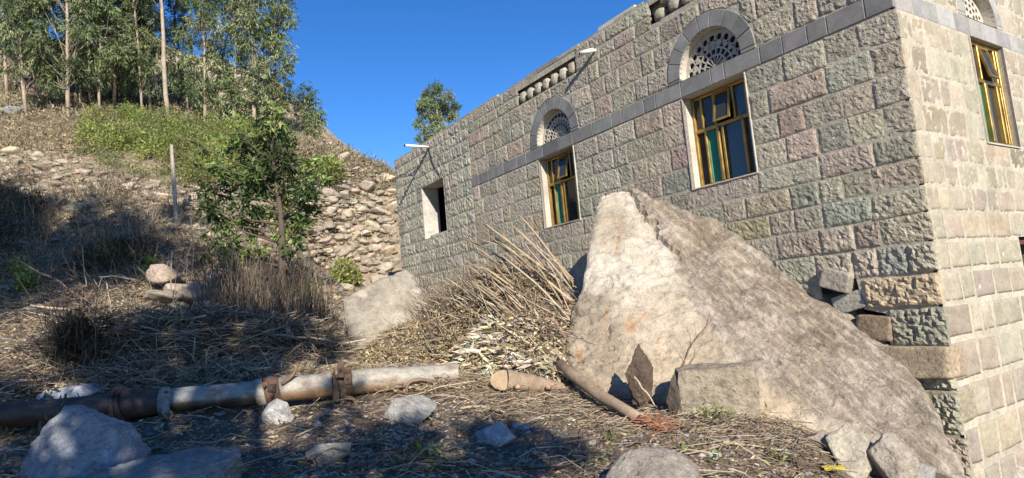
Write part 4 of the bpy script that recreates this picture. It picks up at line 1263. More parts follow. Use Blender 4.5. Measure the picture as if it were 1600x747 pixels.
k4 = rock_field(hp, [(250, 452), (345, 452), (368, 478), (362, 500), (240, 500), (236, 480)], 20, 34, 14, lift=1.3, flat=.5)
rb = empty('rubble_scree', hit(510, 480), 'scatter of grey broken stones between the tree foot and the tilted slab', 'rubble')
k5 = rock_field(rb, [(455, 440), (540, 430), (545, 470), (530, 545), (480, 560), (440, 540)], 19, 20, 15, lift=.3)
ro = empty('rock_outcrop', hit(520, 240), 'scattered brown rocks along the ridge line right of the grove', 'rock outcrop')
k6 = rock_field(ro, [(476, 186), (520, 226), (560, 256), (612, 286), (612, 296), (540, 270), (480, 230)], 15, 17, 16, lift=.2)
ro = empty('rock_outcrop', hit(330, 110), 'pale rock outcrop showing behind the eucalyptus grove', 'rock outcrop')
k7 = rock_field(ro, [(230, 95), (300, 92), (440, 130), (420, 180), (290, 170), (240, 130)], 15, 22, 17, lift=.35)
print('rocks', k1, k2, k3, k4, k5)

# ------------------------------------------------------------------ single rocks near the camera
M_blue = rocky('blue_grey_rock', scale=8, b=.8, dist=.02, vary=(.75, 1.2), speck=None)
def rock(px0, py0, px1, py1, Yoff, tint, seed, label, cuts=8, depth=None, ang=0, tilt=0, name='rock', mat=None, bury=.12, rough=.09, group=None):
    """a rock filling a box of the picture, standing on the ground under it"""
    b = hit((px0 + px1) / 2, py1); Y = b[1] + Yoff
    w = (px1 - px0) / 983 * Y; h = (py1 - py0) / 983 * Y
    V, F = rock_mesh((w * 1.0, depth or w * .8, h * (1 + bury)), seed, cuts, 5, rough)
    V = rotz(V, ang, 0, tilt)
    c = at((px0 + px1) / 2, (py0 + py1) / 2, Y); c[2] -= h * bury * .5
    return solo(name, V + c, F, mat or M_boulder, [c[0], c[1], c[2] - h * .5], label, 'rock', group, False, tint)
def hull_thing(px0, py0, px1, py1, Yoff, points, tint, seed, label, depth, rough=.12):
    b = hit((px0 + px1) / 2, py1); Y = b[1] + Yoff
    w = (px1 - px0) / 983 * Y; h = (py1 - py0) / 983 * Y
    V, F = hull_rock(points, (w, depth, h), seed, 6, rough)
    c = at((px0 + px1) / 2, (py0 + py1) / 2, Y); V = V + c
    # follow the tilt of the picture's horizon
    V[:, 2] += (V[:, 0] - c[0]) * -.0
    return solo('rock', V, F, M_boulder, [c[0], c[1], c[2] - h * .5], label, 'rock', None, False, tint)
hull_thing(32, 634, 238, 748, .30, [(-.95, -.2, -.95), (-.98, .2, -.8), (-.62, -.3, .25), (-.42, .1, .78), (-.25, -.05, 1.0), (.05, .05, .93), (.30, -.25, .62), (.62, .1, .35), (.66, -.3, .20), (.98, .0, -.35), (1.0, -.3, -.62), (.7, -.85, -1.0), (-.2, -1.0, -1.1), (-.28, -.62, .10), (.05, -.75, -.1), (.2, .9, -1.1), (-.6, .8, -1.1), (.45, -.7, -.35)],
           (.27, .275, .295), 22, 'big angular blue grey boulder in front of the pipe at the lower left', .75)
hull_thing(42, 716, 358, 800, .05, [(-1, -.3, -.6), (-.75, .1, .35), (-.3, .2, .62), (.2, .3, .75), (.55, .4, 1.0), (.95, .4, .8), (1.0, -.1, .6), (.97, -.5, -.6), (.3, -.9, -1.2), (-.6, -.9, -1.2), (.5, -.5, .45), (-.3, -.5, .2), (0, .9, -1), (.9, .8, -1), (-.8, .7, -1)],
           (.205, .215, .215), 33, 'flat blue grey rock at the bottom edge under the big boulder', .7)
rock(60, 603, 160, 632, .1, (.42, .42, .43), 44, 'pale grey rock lying just behind the rusty end of the pipe', 8)
rock(412, 622, 457, 662, .05, (.40, .39, .37), 55, 'small rounded speckled white granite stone in front of the pipe joint', 22, rough=.06)
rock(602, 617, 684, 657, .05, (.30, .285, .265), 67, 'flat topped grey stone in front of the right half of the pipe', 9)
rock(742, 662, 806, 697, .05, (.33, .34, .37), 71, 'small bluish stone at the edge of the tree shade', 8)
rock(478, 690, 548, 728, .05, (.28, .26, .23), 81, 'low brown grey stone in the shaded soil near the bottom centre', 7)
hull_thing(925, 702, 1092, 800, .15, [(-1, 0, -.4), (-.7, -.2, .35), (-.35, .1, .85), (-.05, .0, 1.0), (.35, .1, .95), (.7, .0, .75), (1.0, .1, .2), (.8, -.5, .1), (.3, -.7, .2), (-.3, -.7, .0), (-.8, -.6, -.6), (.9, -.6, -.9), (0, -1, -1), (0, 1, -1), (-.8, .7, -.9), (.9, .8, -.8), (.2, -.35, .75)],
           (.27, .235, .20), 92, 'smooth brown boulder cut by the bottom edge right of centre', .6, .03)
rock(1256, 672, 1308, 702, .05, (.34, .28, .24), 101, 'reddish stone at the foot of the great slab, leftmost of three', 8)
rock(1296, 664, 1372, 745, .10, (.37, .33, .26), 112, 'large tan stone lying against the lower edge of the great slab', 8)
rock(1362, 678, 1425, 765, .05, (.34, .29, .24), 121, 'tan brown stone between the large tan one and the slab tip', 8)
rock(1405, 722, 1460, 765, .0, (.33, .31, .28), 131, 'grey stone at the bottom edge on the slab foot', 8)
rock(1522, 706, 1566, 738, .1, (.25, .25, .23), 141, 'dark angular stone at the foot of the house corner', 8)
rock(1560, 708, 1592, 726, .3, (.24, .20, .19), 151, 'small purplish stone beside the dark angular one at the corner foot', 8)
rock(1515, 728, 1612, 765, .1, (.42, .37, .30), 161, 'long flat tan stone at the lower right edge below the corner', 8)
rock(575, 428, 612, 452, 0, (.42, .36, .28), 171, 'pale stone block on top of the rubble just above the tilted slab', 8)
rock(0, 166, 34, 181, 0, (.30, .30, .31), 181, 'flat grey stone sheet on the slope at the left edge', 6)
PEB = sorted([(np.random.RandomState(2000 + i).uniform(20, 1240), i) for i in range(18)])
ORD = 'first second third fourth fifth sixth seventh eighth ninth tenth eleventh twelfth thirteenth fourteenth fifteenth sixteenth seventeenth eighteenth'.split()
for od, (_x, i) in enumerate(PEB):
    rng = np.random.RandomState(2000 + i); px, py = rng.uniform(20, 1240), rng.uniform(640, 742)
    w = rng.uniform(12, 30); h = w * rng.uniform(.45, .7)
    b = hit(px, py)
    V, F = rock_mesh((w / 983 * b[1], w / 983 * b[1] * .8, h / 983 * b[1]), 3000 + i, 7, 3); V = rotz(V, rng.uniform(0, 6))
    solo('pebble', V + b, F, M_boulder, b, ORD[od] + ' small stone from the left among those scattered on the foreground soil', 'stone', 'small stones scattered on the foreground soil', False, pick([(.34, .33, .33), (.28, .24, .2), (.42, .38, .33), (.3, .28, .3)], 1, rng)[0])

# ------------------------------------------------------------------ squared block, root clumps beside the great slab
def hewn(px0, py0, px1, py1, Y, dep, tint, seed, label, name='stone_block'):
    a = at(px0, py1, Y); b = at(px1, py1 - 4, Y - .1); t_ = at(px0, py0, Y)
    ex = b - a; ex[2] = 0; w = np.linalg.norm(ex); ex /= w; ey = np.array([-ex[1], ex[0], 0]); h = t_[2] - a[2]
    n = 14; V = []; 
    import bmesh
    bm = bmesh.new(); bmesh.ops.create_cube(bm, size=1.0); bmesh.ops.subdivide_edges(bm, edges=bm.edges, cuts=12, use_grid_fill=True)
    V = np.array([v.co[:] for v in bm.verts]); F = [[v.index for v in f.verts] for f in bm.faces]; bm.free()
    k = np.abs(V).max(axis=1)[:, None]; rr_ = np.linalg.norm(V, axis=1)[:, None]
    V = V * (1 - .09 * np.clip((rr_ - .6) / .27, 0, 1))
    W = a + ex * w / 2 + ey * dep / 2 + ZV * (h / 2 - .06) + (V[:, :1] * ex * w + V[:, 1:2] * ey * dep + V[:, 2:] * ZV * (h + .12))
    W = W + (noise3(W, 6, seed, 3)[:, None] * .03 + noise3(W, 22, seed, 2)[:, None] * .012) * (W - W.mean(0)) / np.linalg.norm(W - W.mean(0), axis=1)[:, None]
    return solo(name, W, F, M_boulder, a, label, 'stone block', None, False, tint)
hewn(1062, 577, 1192, 645, 5.55, .35, (.28, .235, .175), 5, 'squared tan stone block wedged in front of the great slab')
def bark_clump(px, top, bot, wpx, Y, tint, seed, label):
    rng = np.random.RandomState(seed); a, b = at(px, top, Y), at(px + 3, bot + 6, Y)
    s = np.linspace(0, 1, 9)
    w = wpx / 983 * Y / 2
    prof = np.interp(s, [0, .25, .55, .85, 1], [.06, .55, 1.0, .85, .55]) * w
    V, F = tube(a + (b - a) * s[:, None], prof, 14, rough=.25, seed=seed)
    mb = MB(); mb.add(V, F, tint)
    n = 500; f = rng.rand(n); P = a + (b - a) * f[:, None]; th = rng.uniform(0, 6.28, n); pr = np.interp(f, s, prof)
    P = P + np.stack([np.cos(th) * pr, np.sin(th) * pr, 0 * th], 1)
    Q = P + np.stack([np.cos(th) * .015, np.sin(th) * .015, -rng.uniform(.02, .09, n)], 1) + rng.normal(size=(n, 3)) * .01
    V2, F2, C2 = prisms(P, Q, .003, .001, jitcol(tint, n, rng, .4)); mb.add(V2, F2, C2)
    V, F, Cc = mb.get()
    return solo('bark_husk', V, F, M_bark, b, label, 'bark', None, False, Cc)
def shard(px0, py0, px1, py1, Y, points, tint, seed, label, dep):
    w, h = (px1 - px0) / 983 * Y, (py1 - py0) / 983 * Y; c = at((px0 + px1) / 2, (py0 + py1) / 2, Y)
    V, F = hull_rock(points, (w, dep, h), seed, 6, .16)
    solo('rock_shard', V + c, F, M_boulder, [c[0], c[1], c[2] - h / 2], label, 'rock', None, False, tint)
shard(978, 538, 1022, 622, 5.75, [(.1, 0, 1), (-.45, -.25, .5), (-1, -.1, -.05), (-.8, -.4, -1.1), (.2, -.9, -.2), (.95, -.2, .1), (.8, -.3, -.55), (.3, -.6, -1.1), (0, .9, -1), (.1, .7, .4), (-.7, .6, -.8), (.1, -.45, .55)], (.105, .075, .055), 31, 'dark brown pointed rock shard standing on end in front of the great slab', .22)
shard(1040, 582, 1068, 648, 5.62, [(.5, 0, 1), (-.3, -.2, .6), (-1, -.1, -.4), (-.8, -.4, -1.1), (.1, -.9, -.3), (1, -.2, .6), (.9, -.3, -1), (.1, .8, -1), (.3, .6, .7)], (.10, .08, .06), 32, 'small shard, tinted dark for the shadowed gap, squeezed between the pointed one and the squared block', .2)  # dark tint stands in for the shadow of the gap it fills

# ------------------------------------------------------------------ rusty pipe line
M_pipe, _nt, _b = new_mat('painted_pipe_with_rust', .55, .35)
_co = coord(_nt)
n1 = N(_nt, 'ShaderNodeTexNoise', Scale=5.0, Detail=8.0, Roughness=.7); n2 = N(_nt, 'ShaderNodeTexNoise', Scale=40.0, Detail=4.0)
_mp = N(_nt, 'ShaderNodeMapping'); _mp.inputs['Scale'].default_value = (.6, 1.4, 1.6); _nt.links.new(_co, _mp.inputs[0]); _nt.links.new(_mp.outputs[0], n1.inputs['Vector']); _nt.links.new(_co, n2.inputs['Vector'])
_a = _nt.nodes.new('ShaderNodeAttribute'); _a.attribute_name = 'tint'
_r = ramp(_nt, n1.outputs[0], [(.51, 0.0), (.64, .75)])
_cc = mixc(_nt, _r.outputs[0], _a.outputs['Color'], (.17, .105, .065))
_cc = mixc(_nt, 1.0, _cc, ramp(_nt, n2.outputs[0], [(.3, .8), (.7, 1.15)]).outputs[0], 'MULTIPLY')
_nt.links.new(_cc, _b.inputs['Base Color']); _cc = mixc(_nt, 1.0, _cc, ramp(_nt, n1.outputs[0], [(.30, .55), (.48, 1.05)]).outputs[0], 'MULTIPLY'); _nt.links.new(_cc, _b.inputs['Base Color']); bump(_nt, _b, [n1.outputs[0], n2.outputs[0]], [.3, .25], .004)
RUST = (.125, .070, .045); DRUST = (.050, .036, .030); CREAM = (.30, .275, .23); GREYP = (.21, .22, .22)
pipe = empty('steel_pipe', hit(450, 640), 'long rusty jointed steel water pipe lying across the foreground', 'pipe')
PX = [-60, 200, 410, 520, 715]; PYc = [656, 632, 613, 600, 584]; PD = [5.55, 5.75, 6.0, 6.15, 6.45]
def pp(x): return at(x, np.interp(x, PX, PYc), np.interp(x, PX, PD))
def pr(px): return px
def seg(x0, x1, r0, r1, tint, name='pipe_section', n=8, sides=24, cap=True, under=None, hollow=False):
    P = np.array([pp(x) for x in np.linspace(x0, x1, n)])
    P[:, 2] += .004 * np.sin(np.linspace(0, 7, n))
    Y = P[:, 1]; rad = np.linspace(r0, r1, n) / 983 * Y
    V, F = tube(P, rad, sides, cap=cap)
    col = np.tile(np.array(tint, float), (len(V), 1))
    if under is not None:   # rust creeping up from the ground side
        ctr = np.repeat(P, sides, axis=0)[:len(V)]; z = (V[:, 2] - ctr[:, 2]) / np.repeat(rad, sides)
        k = np.clip((-.05 - z + .35 * noise3(V * np.array([.4, 1, 1]), 9, 5, 3)) * 3, 0, 1)[:, None]; col = col * (1 - k) + np.array(under) * k
    part(name, V, F, M_pipe, pipe, True, col)
seg(-60, 188, 19, 19.5, DRUST, n=30, under=(.06, .035, .025)); seg(196, 262, 25, 17, DRUST, 'reducer', 10); seg(264, 408, 18, 18.5, GREYP, n=60, under=DRUST); seg(438, 520, 18.5, 19, CREAM, n=40, under=(.24, .14, .08)); seg(550, 716, 19, 16, CREAM, n=60, under=(.27, .18, .11))
for x0, x1, r, t_ in ((184, 189.5, 29, RUST), (191, 196.5, 29, DRUST)): seg(x0, x1, r, r, t_, 'flange', 3)
seg(252, 266, 21, 21, GREYP, 'clamp', 3)
seg(402, 416, 21, 21, CREAM, 'collar', 4); seg(416, 440, 22, 20.5, RUST, 'coupling', 5)
seg(520, 527, 22, 22, RUST, 'flange', 3); seg(538, 551, 21.5, 21, RUST, 'collar', 3); seg(526, 539, 15, 15, DRUST, 'neck', 3)
def plate(x0, x1, y0, y1, Yoff, tint, name, th=.02):
    Y = pp((x0 + x1) / 2)[1] + Yoff
    c = [at(x0, y1, Y), at(x1, y1 - .3, Y), at(x1, y0 - .3, Y), at(x0, y0, Y)]; V = np.array(c + [q + np.array([0, th, 0]) for q in c])
    part(name, V, BOXF, M_pipe, pipe, False, tint)
plate(527, 537, 568, 590, -.14, RUST, 'clamp_ear'); plate(538, 549, 584, 600, -.15, RUST, 'clamp_ear'); plate(520, 530, 612, 628, -.13, RUST, 'clamp_ear'); plate(532, 541, 606, 636, -.12, DRUST, 'clamp_ear')
plate(417, 430, 600, 612, -.15, DRUST, 'clamp_ear'); plate(252, 264, 606, 620, -.14, GREYP, 'clamp_ear'); plate(253, 263, 622, 648, -.135, GREYP, 'clamp_ear')
plate(410, 418, 597, 604, -.14, RUST, 'clamp_ear')
def bolt(x, y, Yoff=-.165):
    c = at(x, y, pp(x)[1] + Yoff); V, F = tube([c, c + np.array([0, .05, 0])], .014, 6); part('bolt', V, F, M_pipe, pipe, False, (.09, .05, .035))
for q in ((532, 578), (543, 592), (424, 607), (536, 628), (258, 613), (412, 604), (424, 618)): bolt(*q)
def hook(pts_, r, Yoff, tint=(.20, .125, .075)):
    r *= 1.25; Yoff -= .035
    P = np.array([at(x, y, pp(x)[1] + Yoff + dz) for x, y, dz in pts_]); s = np.linspace(0, 1, len(P)); t = np.linspace(0, 1, len(P) * 4)
    P = np.stack([np.interp(t, s, P[:, i]) for i in range(3)], 1)
    for _ in range(4): P[1:-1] = (P[:-2] + P[1:-1] * 2 + P[2:]) / 4
    V, F = tube(P, r, 8, rough=.15); part('bent_handle', V, F, M_pipe, pipe, True, tint)
hook([(440, 600, 0), (452, 592, 0), (462, 580, 0), (463, 572, 0), (459, 572, 0)], .013, -.08)
hook([(537, 620, 0), (552, 622, -.05), (558, 632, -.1), (554, 642, -.12), (540, 647, -.12), (522, 649, -.1)], .014, -.10)
hook([(636, 618, 0), (635, 604, 0), (640, 596, 0), (656, 593, 0), (672, 595, 0), (682, 601, 0)], .013, -.12)
hook([(652, 617, 0), (664, 610, 0), (678, 604, 0), (684, 606, 0), (683, 612, 0)], .012, -.14)
hook([(256, 646, 0), (262, 655, 0), (269, 652, 0), (268, 645, 0), (264, 642, 0)], .012, -.12)
hook([(92, 640, 0), (100, 630, 0), (103, 616, 0)], .009, -.12, (.05, .05, .03))

# ------------------------------------------------------------------ log and fallen branch
M_cut = rocky('sawn_wood', scale=30, b=.3, dist=.004, vary=(.85, 1.12), pits=False)
lg = empty('cut_log', hit(830, 618), 'short sawn log lying at the foot of the husk pile', 'log')
a, b = at(778, 593, 6.15), at(897, 611, 6.45)
s = np.linspace(0, 1, 12)[:, None]; V, F = tube(a + (b - a) * s + ZV * .012 * np.sin(s * 5), np.linspace(.098, .066, 12), 20, rough=.10, seed=4)
_lax = (b - a) / np.linalg.norm(b - a); V[:20] += _lax * (((V[:20] - a) @ np.array([0, -1.0, .35])) * 1.1 + .06)[:, None]
part('trunk', V, F, M_bark, lg, False, (.27, .20, .14))
_r0 = V[:20].copy(); _c0 = _r0.mean(0); Vc = np.concatenate([_c0 + (_r0 - _c0) * .97 - _lax * .004, _c0 + (_r0 - _c0) * .55 - _lax * .012 + np.array([[0, 0, .004]]) * np.sin(np.arange(20))[:, None], [_c0 - _lax * .006]])
part('cut_face', Vc, [[i, (i + 1) % 20, 20 + (i + 1) % 20, 20 + i] for i in range(20)] + [[20 + i, 20 + (i + 1) % 20, 40] for i in range(20)], M_cut, lg, False, (.40, .29, .185))
for (x, y, Y, L_, dx) in ((806, 606, 6.2, .07, .3), (858, 606, 6.3, .06, -.2)):
    c = at(x, y, Y - .06); V, F = tube([c, c + np.array([dx * .1, -.05, .02])], [.028, .018], 8); part('knot', V, F, M_bark, lg, True, (.42, .27, .17))
br = empty('fallen_branch', hit(1000, 668), 'thin peeled tree trunk slanting down from the stalk pile towards the squared block', 'branch')
P = np.array([at(868, 566, 6.6), at(900, 590, 6.2), at(940, 620, 5.85), at(975, 640, 5.6), at(1002, 655, 5.4)])
V, F = tube(P, [.062, .058, .055, .050, .042], 12, rough=.10, seed=8); part('trunk', V, F, M_bark, br, True, (.27, .20, .14))
V, F = tube(np.array([at(998, 655, 5.39), at(1022, 664, 5.3), at(1044, 672, 5.22)]), [.042, .036, .02], 10, rough=.25, seed=9); part('torn_end', V, F, M_bark, br, True, (.26, .12, .07))
rng = np.random.RandomState(12); n = 90; c = P[-1] + (at(1044, 672, 5.22) - P[-1]) * rng.rand(n, 1)
V, F, Cc = bent_rods(c, c + rng.normal(size=(n, 3)) * np.array([.10, .05, .05]) + np.array([.04, 0, 0]), rng.normal(size=(n, 3)) * .02, .004, jitcol((.36, .17, .10), n, rng, .25)); part('bark_strips', V, F, M_dry, br, False, Cc, kind='stuff')
for i, (q0, q1, Y, r, lab) in enumerate([((722, 636), (790, 647), 5.8, .014, 'pale stick on the soil left below the log'), ((745, 592), (600, 660), 6.1, .006, 'long thin pale stick leaning on the pipe end'), ((990, 590), (1024, 632), 5.55, .010, 'short bent pale stick in front of the pointed husk'),
     ((1105, 690), (1240, 712), 5.05, .010, 'thin stick on the soil right of the fallen branch'), ((270, 590), (400, 596), 7.0, .012, 'pale straight stick lying behind the pipe across the dark brush')]):
    a, b = at(*q0, Y), at(*q1, Y - .1)
    for e in (a, b): e[2] = max(e[2], H(e[0], e[1])[0] + .02)
    s = np.linspace(0, 1, 6)[:, None]; V, F = tube(a + (b - a) * s + noise3(np.concatenate([s * 3, s * 0 + i, s * 0], 1))[:, None] * .03, np.linspace(r, r * .6, 6), 6, rough=.15)
    solo('stick', V, F, M_bark, (a + b) / 2, lab, 'stick', 'loose sticks', True, (.42, .34, .24))
# twig growing from the slab
tw = empty('bare_twig', on_slab(1072, 570), 'bare forked brown twig rising in front of the great slab above the squared block', 'twig')
for pts_, r in (([(1066, 575), (1080, 545), (1098, 525), (1112, 512), (1118, 496)], .006), ([(1080, 545), (1086, 530), (1082, 515)], .004), ([(1098, 525), (1110, 506), (1106, 494), (1096, 490)], .003), ([(1070, 572), (1066, 555), (1050, 535)], .003), ([(1074, 575), (1090, 560), (1096, 545)], .003)):
    Pq = np.array([on_slab(*q) for q in pts_]); Pq = Pq + np.linspace(.02, .16, len(Pq))[:, None] * SN
    V, F = tube(Pq, np.linspace(r, r * .4, len(Pq)), 5); part('twig', V, F, M_bark, tw, True, (.26, .17, .12))

# post, blue scrap, yellow scrap
a, b = at(275, 318, 15.5), at(268, 226, 15.3); a[2] = min(a[2], H(a[0], a[1])[0])
s = np.linspace(0, 1, 8)[:, None]; V, F = tube(a + (b - a) * s, np.linspace(.05, .042, 8), 6, rough=.2, seed=3); solo('wooden_post', V, F, M_bark, a, 'weathered pale wooden post standing on the terrace before the green bushes', 'post', None, False, (.36, .31, .26))
def scrap(px, py, w, h, tint, lab, seed):
    b = hit(px, py + h / 2) + np.array([0, 0, .05]); k = 1 / 983 * b[1]; n = 9; g_ = np.linspace(-.5, .5, n); X_, Y_ = np.meshgrid(g_, g_)
    Z_ = .5 * noise3(np.stack([X_.ravel(), Y_.ravel(), 0 * X_.ravel() + seed], 1), 3, seed, 2) + .15
    V = np.stack([X_.ravel() * w * k, Y_.ravel() * w * k * .5, (Z_ * .6 + .35 + Y_.ravel() * .5) * h * k], 1) + b
    I = (np.arange(n - 1)[:, None] * n + np.arange(n - 1)[None]).ravel(); F = np.stack([I, I + 1, I + n + 1, I + n], 1)
    solo('plastic_scrap', V, F, tinted('plastic_' + str(seed), .35, .5, .1, .05), b, lab, 'litter', None, True, tint)
scrap(11, 533, 20, 11, (.03, .16, .55), 'crumpled blue plastic scrap on the straw at the left edge', 3)
scrap(1305, 743, 30, 10, (.55, .42, .06), 'bright yellow scrap at the bottom edge near the slab foot', 5)
scrap(1165, 646, 14, 8, (.55, .33, .30), 'small pink scrap on the litter in front of the squared block', 6)

# ------------------------------------------------------------------ brush, stalks, litter
def in_poly(poly, n, rng): return np.array(region_points(poly, n, rng))
def ground_pts(poly, n, rng, y0=2.0):
    """random ground points seen inside a region of the photograph"""
    q = in_poly(poly, min(n, 700), rng); P = np.array([hit(*p, y0=y0) for p in q])
    if n > len(P):
        idx = rng.randint(0, len(P), n); P = P[idx] + rng.normal(size=(n, 3)) * (.035 * P[idx][:, 1:2]) * np.array([.55, .8, 0]); P[:, 2] = H(P[:, 0], P[:, 1])
    return P
def stuff(name, V, F, mat, Cc, lab, cat, smooth=False):
    c = V.mean(0); c = np.array([c[0], c[1], V[:, 2].min()]); return solo(name, V, F, mat, c, lab, cat, None, smooth, Cc, 'stuff')
STRAW = [(.44, .35, .24), (.36, .28, .185), (.50, .43, .32), (.28, .21, .145), (.20, .15, .105)]
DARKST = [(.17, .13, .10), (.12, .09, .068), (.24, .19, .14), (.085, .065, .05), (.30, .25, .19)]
def straw_on_ground(poly, n, rng, pal_, L=(.05, .25), r=.003, rise=.05, lift=.03, tilt=.15, y0=2.0):
    P = ground_pts(poly, n, rng, y0); th = rng.uniform(0, 2 * math.pi, n); l = rng.uniform(*L, n)
    D = np.stack([np.cos(th) * l, np.sin(th) * l, rng.normal(size=n) * tilt * l], 1)
    P0 = P - D / 2; P1 = P + D / 2
    for Q in (P0, P1): Q[:, 2] = np.maximum(Q[:, 2] + rng.rand(n) * lift, H(Q[:, 0], Q[:, 1]) + .004)
    bend = rng.normal(size=(n, 3)) * (l * .08)[:, None] + np.array([0, 0, 1]) * (l * rise)[:, None]
    return bent_rods(P0, P1, bend, r * rng.uniform(.5, 1.4, n), jitcol(pick(pal_, n, rng), n, rng, .15), 2)
def join(*parts_):
    mb = MB()
    Vs, Fs, Cs, n = [], [], [], 0
    for V, F, Cc in parts_: Vs.append(V); Fs.append(F + n); Cs.append(Cc); n += len(V)
    return np.concatenate(Vs), np.concatenate(Fs), np.concatenate(Cs)
rng = np.random.RandomState(21)
FORE = [(-60, 650), (150, 640), (400, 640), (700, 622), (900, 610), (1040, 650), (1230, 660), (1330, 760), (-60, 760)]
V, F, Cc = join(straw_on_ground(FORE, 1300, rng, STRAW, (.03, .14), .0022), straw_on_ground(FORE, 480, rng, STRAW + DARKST, (.12, .5), .0055, lift=.06),
                straw_on_ground([(700, 590), (900, 620), (1040, 640), (1240, 650), (1300, 720), (1000, 680), (720, 640)], 1600, rng, STRAW, (.05, .26), .003, lift=.06))
stuff('straw_litter', V, F, M_dry, Cc, 'straw and broken stalks scattered over the foreground soil', 'straw')
# crumbs of soil and gravel
def crumbs(poly, n, rng, pal_, s0, s1, y0=2.0, mat=None):
    P = ground_pts(poly, n, rng, y0); s = rng.uniform(s0, s1, n) * rng.uniform(.4, 1, n)
    base = np.array([[1, 0, 0], [-.3, .95, .1], [-.8, -.6, 0], [.1, .1, .7], [.1, -.9, .2]])
    Fb = np.array([[0, 1, 3], [1, 2, 3], [2, 4, 3], [4, 0, 3]])
    th = rng.uniform(0, 6.28, n); c_, s_ = np.cos(th), np.sin(th)
    bb = base[None] * (1 + .25 * rng.normal(size=(n, 5, 3)))
    V = np.stack([bb[:, :, 0] * c_[:, None] - bb[:, :, 1] * s_[:, None], bb[:, :, 0] * s_[:, None] + bb[:, :, 1] * c_[:, None], bb[:, :, 2]], 2) * s[:, None, None] + P[:, None] - np.array([0, 0, .1]) * s[:, None, None]
    F = (np.arange(n) * 5)[:, None, None] + Fb[None]
    return V.reshape(-1, 3), F.reshape(-1, 3), np.repeat(jitcol(pick(pal_, n, rng), n, rng, .2), 5, axis=0)
GR = [(.17, .13, .098), (.23, .18, .14), (.12, .09, .068), (.30, .27, .23), (.19, .15, .115)]
V, F, Cc = join(crumbs(FORE, 17000, rng, GR, .006, .026), crumbs(FORE, 2600, rng, GR, .02, .055), crumbs(FORE, 1500, rng, [(.36, .33, .29), (.44, .39, .33), (.28, .24, .20)], .012, .042))
stuff('gravel', V, F, M_rock, Cc, 'crumbled soil and gravel covering the foreground', 'gravel')
# dead leaves
def leaf_litter(poly, n, rng, pal_, L, wr, up=.3, lift=.03, y0=2.0):
    P = ground_pts(poly, n, rng, y0); P[:, 2] += rng.rand(n) * lift + .004
    D = rng.normal(size=(n, 3)) * np.array([1, 1, up])
    return leaves(P, D, L * rng.uniform(.5, 1.4, n), L * wr, jitcol(pick(pal_, n, rng), n, rng, .2), rng)
TANL = [(.46, .36, .20), (.38, .28, .15), (.52, .44, .28), (.30, .21, .12), (.22, .15, .09)]
V, F, Cc = leaf_litter(FORE, 2400, rng, TANL + [(.5, .42, .34)], .05, .3)
stuff('leaf_litter', V, F, M_dry, Cc, 'small dead leaves strewn over the foreground soil', 'leaves')

# mounds of cut brush: points on a heap
class Heap:
    def __init__(s, bumps): s.b = bumps     # (centre px, centre py, depth, rx, ry, height)
    def top(s, x, y):
        z = np.zeros_like(x)
        for (px, py, Yd, rx, ry, h) in s.b:
            c = at(px, py, Yd); q = ((x - c[0]) / rx) ** 2 + ((y - c[1]) / ry) ** 2
            z = np.maximum(z, h * np.clip(1 - q, 0, 1) ** .6)
        return z
    def pts(s, n, rng, lo=.75, hi=1.05):
        out = []
        w = np.array([b[3] * b[4] for b in s.b]); w = w / w.sum()
        k = rng.choice(len(s.b), n, p=w)
        X = np.zeros(n); Y = np.zeros(n)
        for j, (px, py, Yd, rx, ry, h) in enumerate(s.b):
            m = k == j; c = at(px, py, Yd); th = rng.uniform(0, 6.283, m.sum()); q = np.sqrt(rng.rand(m.sum()))
            X[m] = c[0] + rx * q * np.cos(th); Y[m] = c[1] + ry * q * np.sin(th)
        Z = H(X, Y) + s.top(X, Y) * rng.uniform(lo, hi, n)
        return np.stack([X, Y, Z], 1)
    def core(s, name, parent, tint, sc_=.86, seed=0):
        mb = MB()
        for j, (px, py, Yd, rx, ry, h) in enumerate(s.b):
            c = at(px, py, Yd); g_ = np.linspace(-1.05, 1.05, 30); X_, Y_ = np.meshgrid(g_, g_); X_ = X_.ravel() * rx + c[0]; Y_ = Y_.ravel() * ry + c[1]
            Z_ = H(X_, Y_) - .03 + s.top(X_, Y_) * sc_
            V = np.stack([X_, Y_, Z_], 1); V[:, 2] += noise3(V, 6, seed, 3) * .06 * (s.top(X_, Y_) > .02)
            I = (np.arange(29)[:, None] * 30 + np.arange(29)[None]).ravel(); mb.add(V, np.stack([I, I + 1, I + 31, I + 30], 1))
        V, F, _ = mb.get(); return V, F
M_duff = rocky('packed_duff', scale=22, b=.9, dist=.03, vary=(.5, 1.4))
heapA = Heap([(800, 545, 7.9, 1.15, .9, 1.02), (740, 520, 8.3, .9, .7, .85), (835, 575, 7.2, .7, .7, .62), (860, 540, 7.9, .5, .8, .95)])
V, F = heapA.core('core', None, None, .80, 4); stuff('heap_core', V, F, M_duff, np.tile((.085, .062, .044), (len(V), 1)), 'packed matter, darkened as shade beneath the stalks, inside the stalk pile beside the great slab', 'duff', True)  # core tint darkened to paint the shade beneath the stalks
heapB = Heap([(665, 565, 8.0, .75, .6, .42), (715, 530, 8.5, .62, .6, .66), (620, 575, 7.7, .5, .4, .26), (745, 560, 7.6, .55, .6, .55)])
V, F = heapB.core('core', None, None, .84, 5); stuff('heap_core', V, F, M_duff, np.tile((.17, .125, .075), (len(V), 1)), 'brown packed matter under the dry herbs by the tilted slab', 'duff', True)
rng = np.random.RandomState(33)
